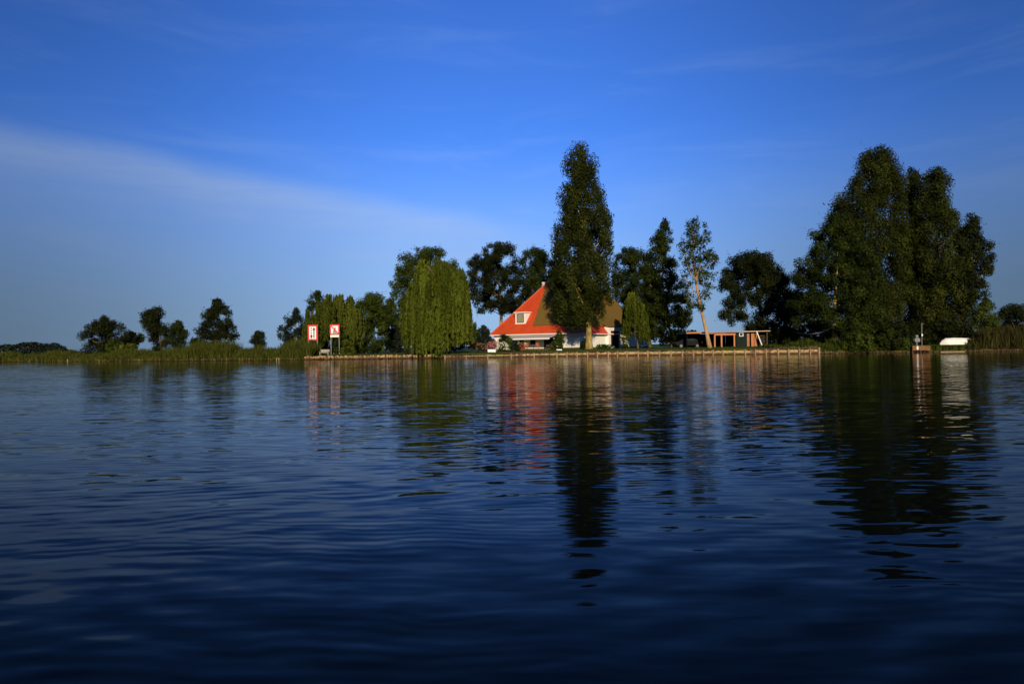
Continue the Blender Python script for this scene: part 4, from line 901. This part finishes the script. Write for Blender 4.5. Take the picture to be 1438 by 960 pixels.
make_bush('flower_bush', 'bright pink flowering bush above the left white planter', [(477, 688, 695), (481, 685, 698), (486, 684, 698), (490, 685, 697)], 102.5, 'leaf_mid', 75, .15, .3, 4, 0, 'flower bush', 'petal_pink', 42, .15, 'flower bushes before the farmhouse')
make_bush('climbing_shrub', 'dark climber against the white front wall left of the awning', [(470, 702, 712), (475, 699, 717), (482, 700, 716), (490, 703, 713)], 103.2, 'leaf_blackish', 76, .16, .35, 5)
make_bush('flower_bush', 'white rose bush left of the terrace below the dark climber', [(480, 700, 710), (485, 697, 714), (491, 697, 714)], 101.5, 'leaf_mid', 77, .14, .3, 4, 0, 'flower bush', 'petal_white', 60, .13, 'flower bushes before the farmhouse')
make_bush('flower_bush', 'yellow-green leafy bush with few white blooms under the left end of the awning', [(475, 711, 718), (481, 708, 721), (490, 709, 721)], 101.8, 'leaf_bright', 78, .15, .3, 3.5, 0, 'flower bush', 'petal_white', 9, .10, 'flower bushes before the farmhouse')
make_bush('dark_shrub', 'dark spiky shrub in front of the terrace doors', [(479, 721, 725), (485, 718, 729), (492, 717, 730)], 101.3, 'leaf_conifer', 79, .15, .3, 3.5, .1, upright=.5)
make_bush('flower_bush', 'bush topped with white and red blooms in the middle of the terrace edge', [(482, 729, 735), (486, 726, 738), (491, 726, 739)], 101.8, 'leaf_mid', 80, .14, .3, 4, 0, 'flower bush', 'petal_red', 30, .14, 'flower bushes before the farmhouse')
make_bush('hydrangea', 'white hydrangea head of flowers against the terrace doors', [(481.5, 729, 736), (484, 727, 738), (487, 728, 737)], 102.4, 'leaf_mid', 81, .13, .25, 3, 0, 'flower bush', 'petal_white', 34, .17, 'flower bushes before the farmhouse')
make_bush('rose_tree', 'upright green bush with a few white roses at the right end of the awning', [(463, 784, 787), (469, 780, 791), (477, 777, 793), (484, 776, 793), (491, 779, 790)], 101.6, 'leaf_mid', 82, .15, .35, 3.6, .08, 'shrub', 'petal_white', 7, .12)
make_bush('low_flowers', 'low bed of pinkish flowers under the dark right end of the awning', [(483, 769, 776), (486, 766, 779), (490, 766, 779)], 102.4, 'leaf_mid', 83, .13, .25, 3, .1, 'flower bush', 'petal_pink', 10, .10, 'flower bushes before the farmhouse')
make_bush('garden_shrub', 'dark shrub between the parked car and the alder trunk', [(468, 948, 972), (474, 944, 980), (482, 944, 984), (489, 946, 982)], 104.5, 'leaf_blackish', 92, .2, .5, 4, .1)
make_bush('black_bush', 'small blackish bush at the left foot of the giant poplar trunk', [(479, 816, 821), (484, 814, 823), (490, 815, 823)], 103, 'leaf_blackish', 84, .16, .3, 6)
make_bush('ground_plant', 'low green plants with white dots at the wall right of the poplar trunk', [(484, 838, 856), (487, 836, 862), (490, 836, 864)], 104, 'leaf_grass', 85, .13, .25, 4, 0, 'plant', 'petal_white', 7, .10)
make_bush('flower_bush', 'pale yellow flowering shrub right of the black barn door', [(470, 872, 876), (478, 871, 880), (486, 874, 886)], 103.4, 'leaf_olive', 86, .13, .25, 3, .1, 'flower bush', 'petal_white', 22, .12, 'flower bushes before the farmhouse')
make_bush('yellow_shrub', 'yellow-green low shrub right of the crossed-out boat sign', [(476, 482, 490), (483, 477, 496), (492, 474, 500), (498, 476, 500)], 101.5, 'leaf_olive', 87, .16, .4, 4, .05)
def planter(u0, u1, v0, v1, Y, lab):
    a, b = at(u0, v0, Y), at(u1, v1, Y); w = (b.x - a.x) / 2; cx = (a.x + b.x) / 2; h = a.z - b.z; gz = b.z
    gz = ground_z(cx, Y); r = empty('planter', (cx, Y, gz), lab, 'planter', 'white planters on the quay')
    h = max(.22, a.z - gz)
    m = MB(); t = .05; m.box(-w, w, -.22, -.22 + t, 0, h); m.box(-w, w, .22 - t, .22, 0, h); m.box(-w, -w + t, -.22 + t, .22 - t, 0, h); m.box(w - t, w, -.22 + t, .22 - t, 0, h); m.box(-w + t, w - t, -.22 + t, .22 - t, 0, .06)
    m.build('trough', 'white_paint', r); MB().box(-w + t + .002, w - t - .002, -.22 + t + .002, .22 - t - .002, .062, h - .05).build('soil', 'soil', r)
planter(685, 696, 490.5, 493.6, 100.4, 'white trough planter below the bright pink flowers')
planter(781.5, 789, 491.3, 493.4, 100.0, 'small white trough below the upright rose bush')
def furniture():
    Y = 102.2; p = at(745, 490, Y); gz = .985
    r = empty('garden_table', (p.x, Y, gz), 'dark-topped wooden garden table on the terrace left of the small window', 'table')
    MB().box(-.55, .55, -.4, .4, .69, .73).build('tabletop', 'dark_wood', r, .01)
    for x in (-.48, .48):
        for y in (-.33, .33): MB().box(x - .03, x + .03, y - .03, y + .03, -.02, .689).build('leg', 'dark_wood', r)
    for j, (u, rz, lab) in enumerate(((755.5, .5, 'red-brown wooden garden chair under the small dark window'), (738.8, -2.4, 'red-brown wooden garden chair left of the terrace table'))):
        p = at(u, 490, 102.); r = empty('garden_chair', (p.x, 102., gz), lab, 'chair', 'terrace chairs', rz)
        s = MB(); [s.box(-.24, .24, -.24 + i * .1, -.16 + i * .1, .42, .445) for i in range(5)]; s.build('seat', 'orange_wood', r)
        s = MB(); [s.box(-.22 + i * .1, -.16 + i * .1, .25, .28, .5, .95) for i in range(5)]; s.box(-.26, .26, .245, .285, .95, 1.02); s.build('backrest', 'orange_wood', r)
        for x in (-.22, .22):
            for y, h in ((-.22, .64), (.23, .99)): MB().box(x - .025, x + .025, y - .025, y + .025, -.02, h).build('leg', 'orange_wood', r)
            MB().box(x - .03, x + .03, -.26, .24, .642, .67).build('armrest', 'orange_wood', r)
furniture()
# ------------------------------------------------------------------ dark car under the trees left of the shed
def car():
    Y = 101.5; p = at(966, 488, Y); gz = ground_z(p.x, Y)
    r = empty('parked_car', (p.x, Y, gz), 'black parked car half hidden under trees left of the carport', 'car')
    prof = [(-1.95, .35), (-1.97, .75), (-1.85, .98), (-1.35, 1.06), (-.85, 1.40), (-.3, 1.47), (.75, 1.46), (1.45, 1.18), (1.85, 1.02), (1.95, .7), (1.93, .35)]
    MB().prism(prof, lambda a, z, t: (a, t, z), -.82, .82).build('body', 'car_black', r, .06)
    for s in (-1, 1):
        y = s * .835
        w = MB(); f = (lambda a, z, t: (a, t, z))
        w.prism([(-1.2, 1.05), (-.8, 1.34), (-.1, 1.40), (-.1, 1.05)], f, y - .01, y + .01); w.prism([(0, 1.05), (0, 1.40), (.7, 1.38), (1.25, 1.12), (1.2, 1.05)], f, y - .01, y + .01); w.build('window', 'window_glass', r)
        MB().tube([(-1.3, y, 1.05), (1.3, y, 1.045)], .018, 5).build('trim_strip', 'chrome', r)
        for x in (-1.2, 1.2):
            t = MB().tube([(x, y - s * .16, .32), (x, y + s * .03, .32)], .32, 16).build('wheel', 'tyre_rubber', r)
            MB().tube([(x, y + s * .031, .32), (x, y + s * .045, .32)], .19, 12).build('rim', 'chrome', t)
    for y in (-.6, .6): MB().box(-1.985, -1.93, y - .17, y + .17, .72, .85).build('headlight', 'chrome', r, .02)
    for y in (-.6, .6): MB().box(1.93, 1.975, y - .15, y + .15, .75, .9).build('tail_light', 'sign_red', r, .02)
car()
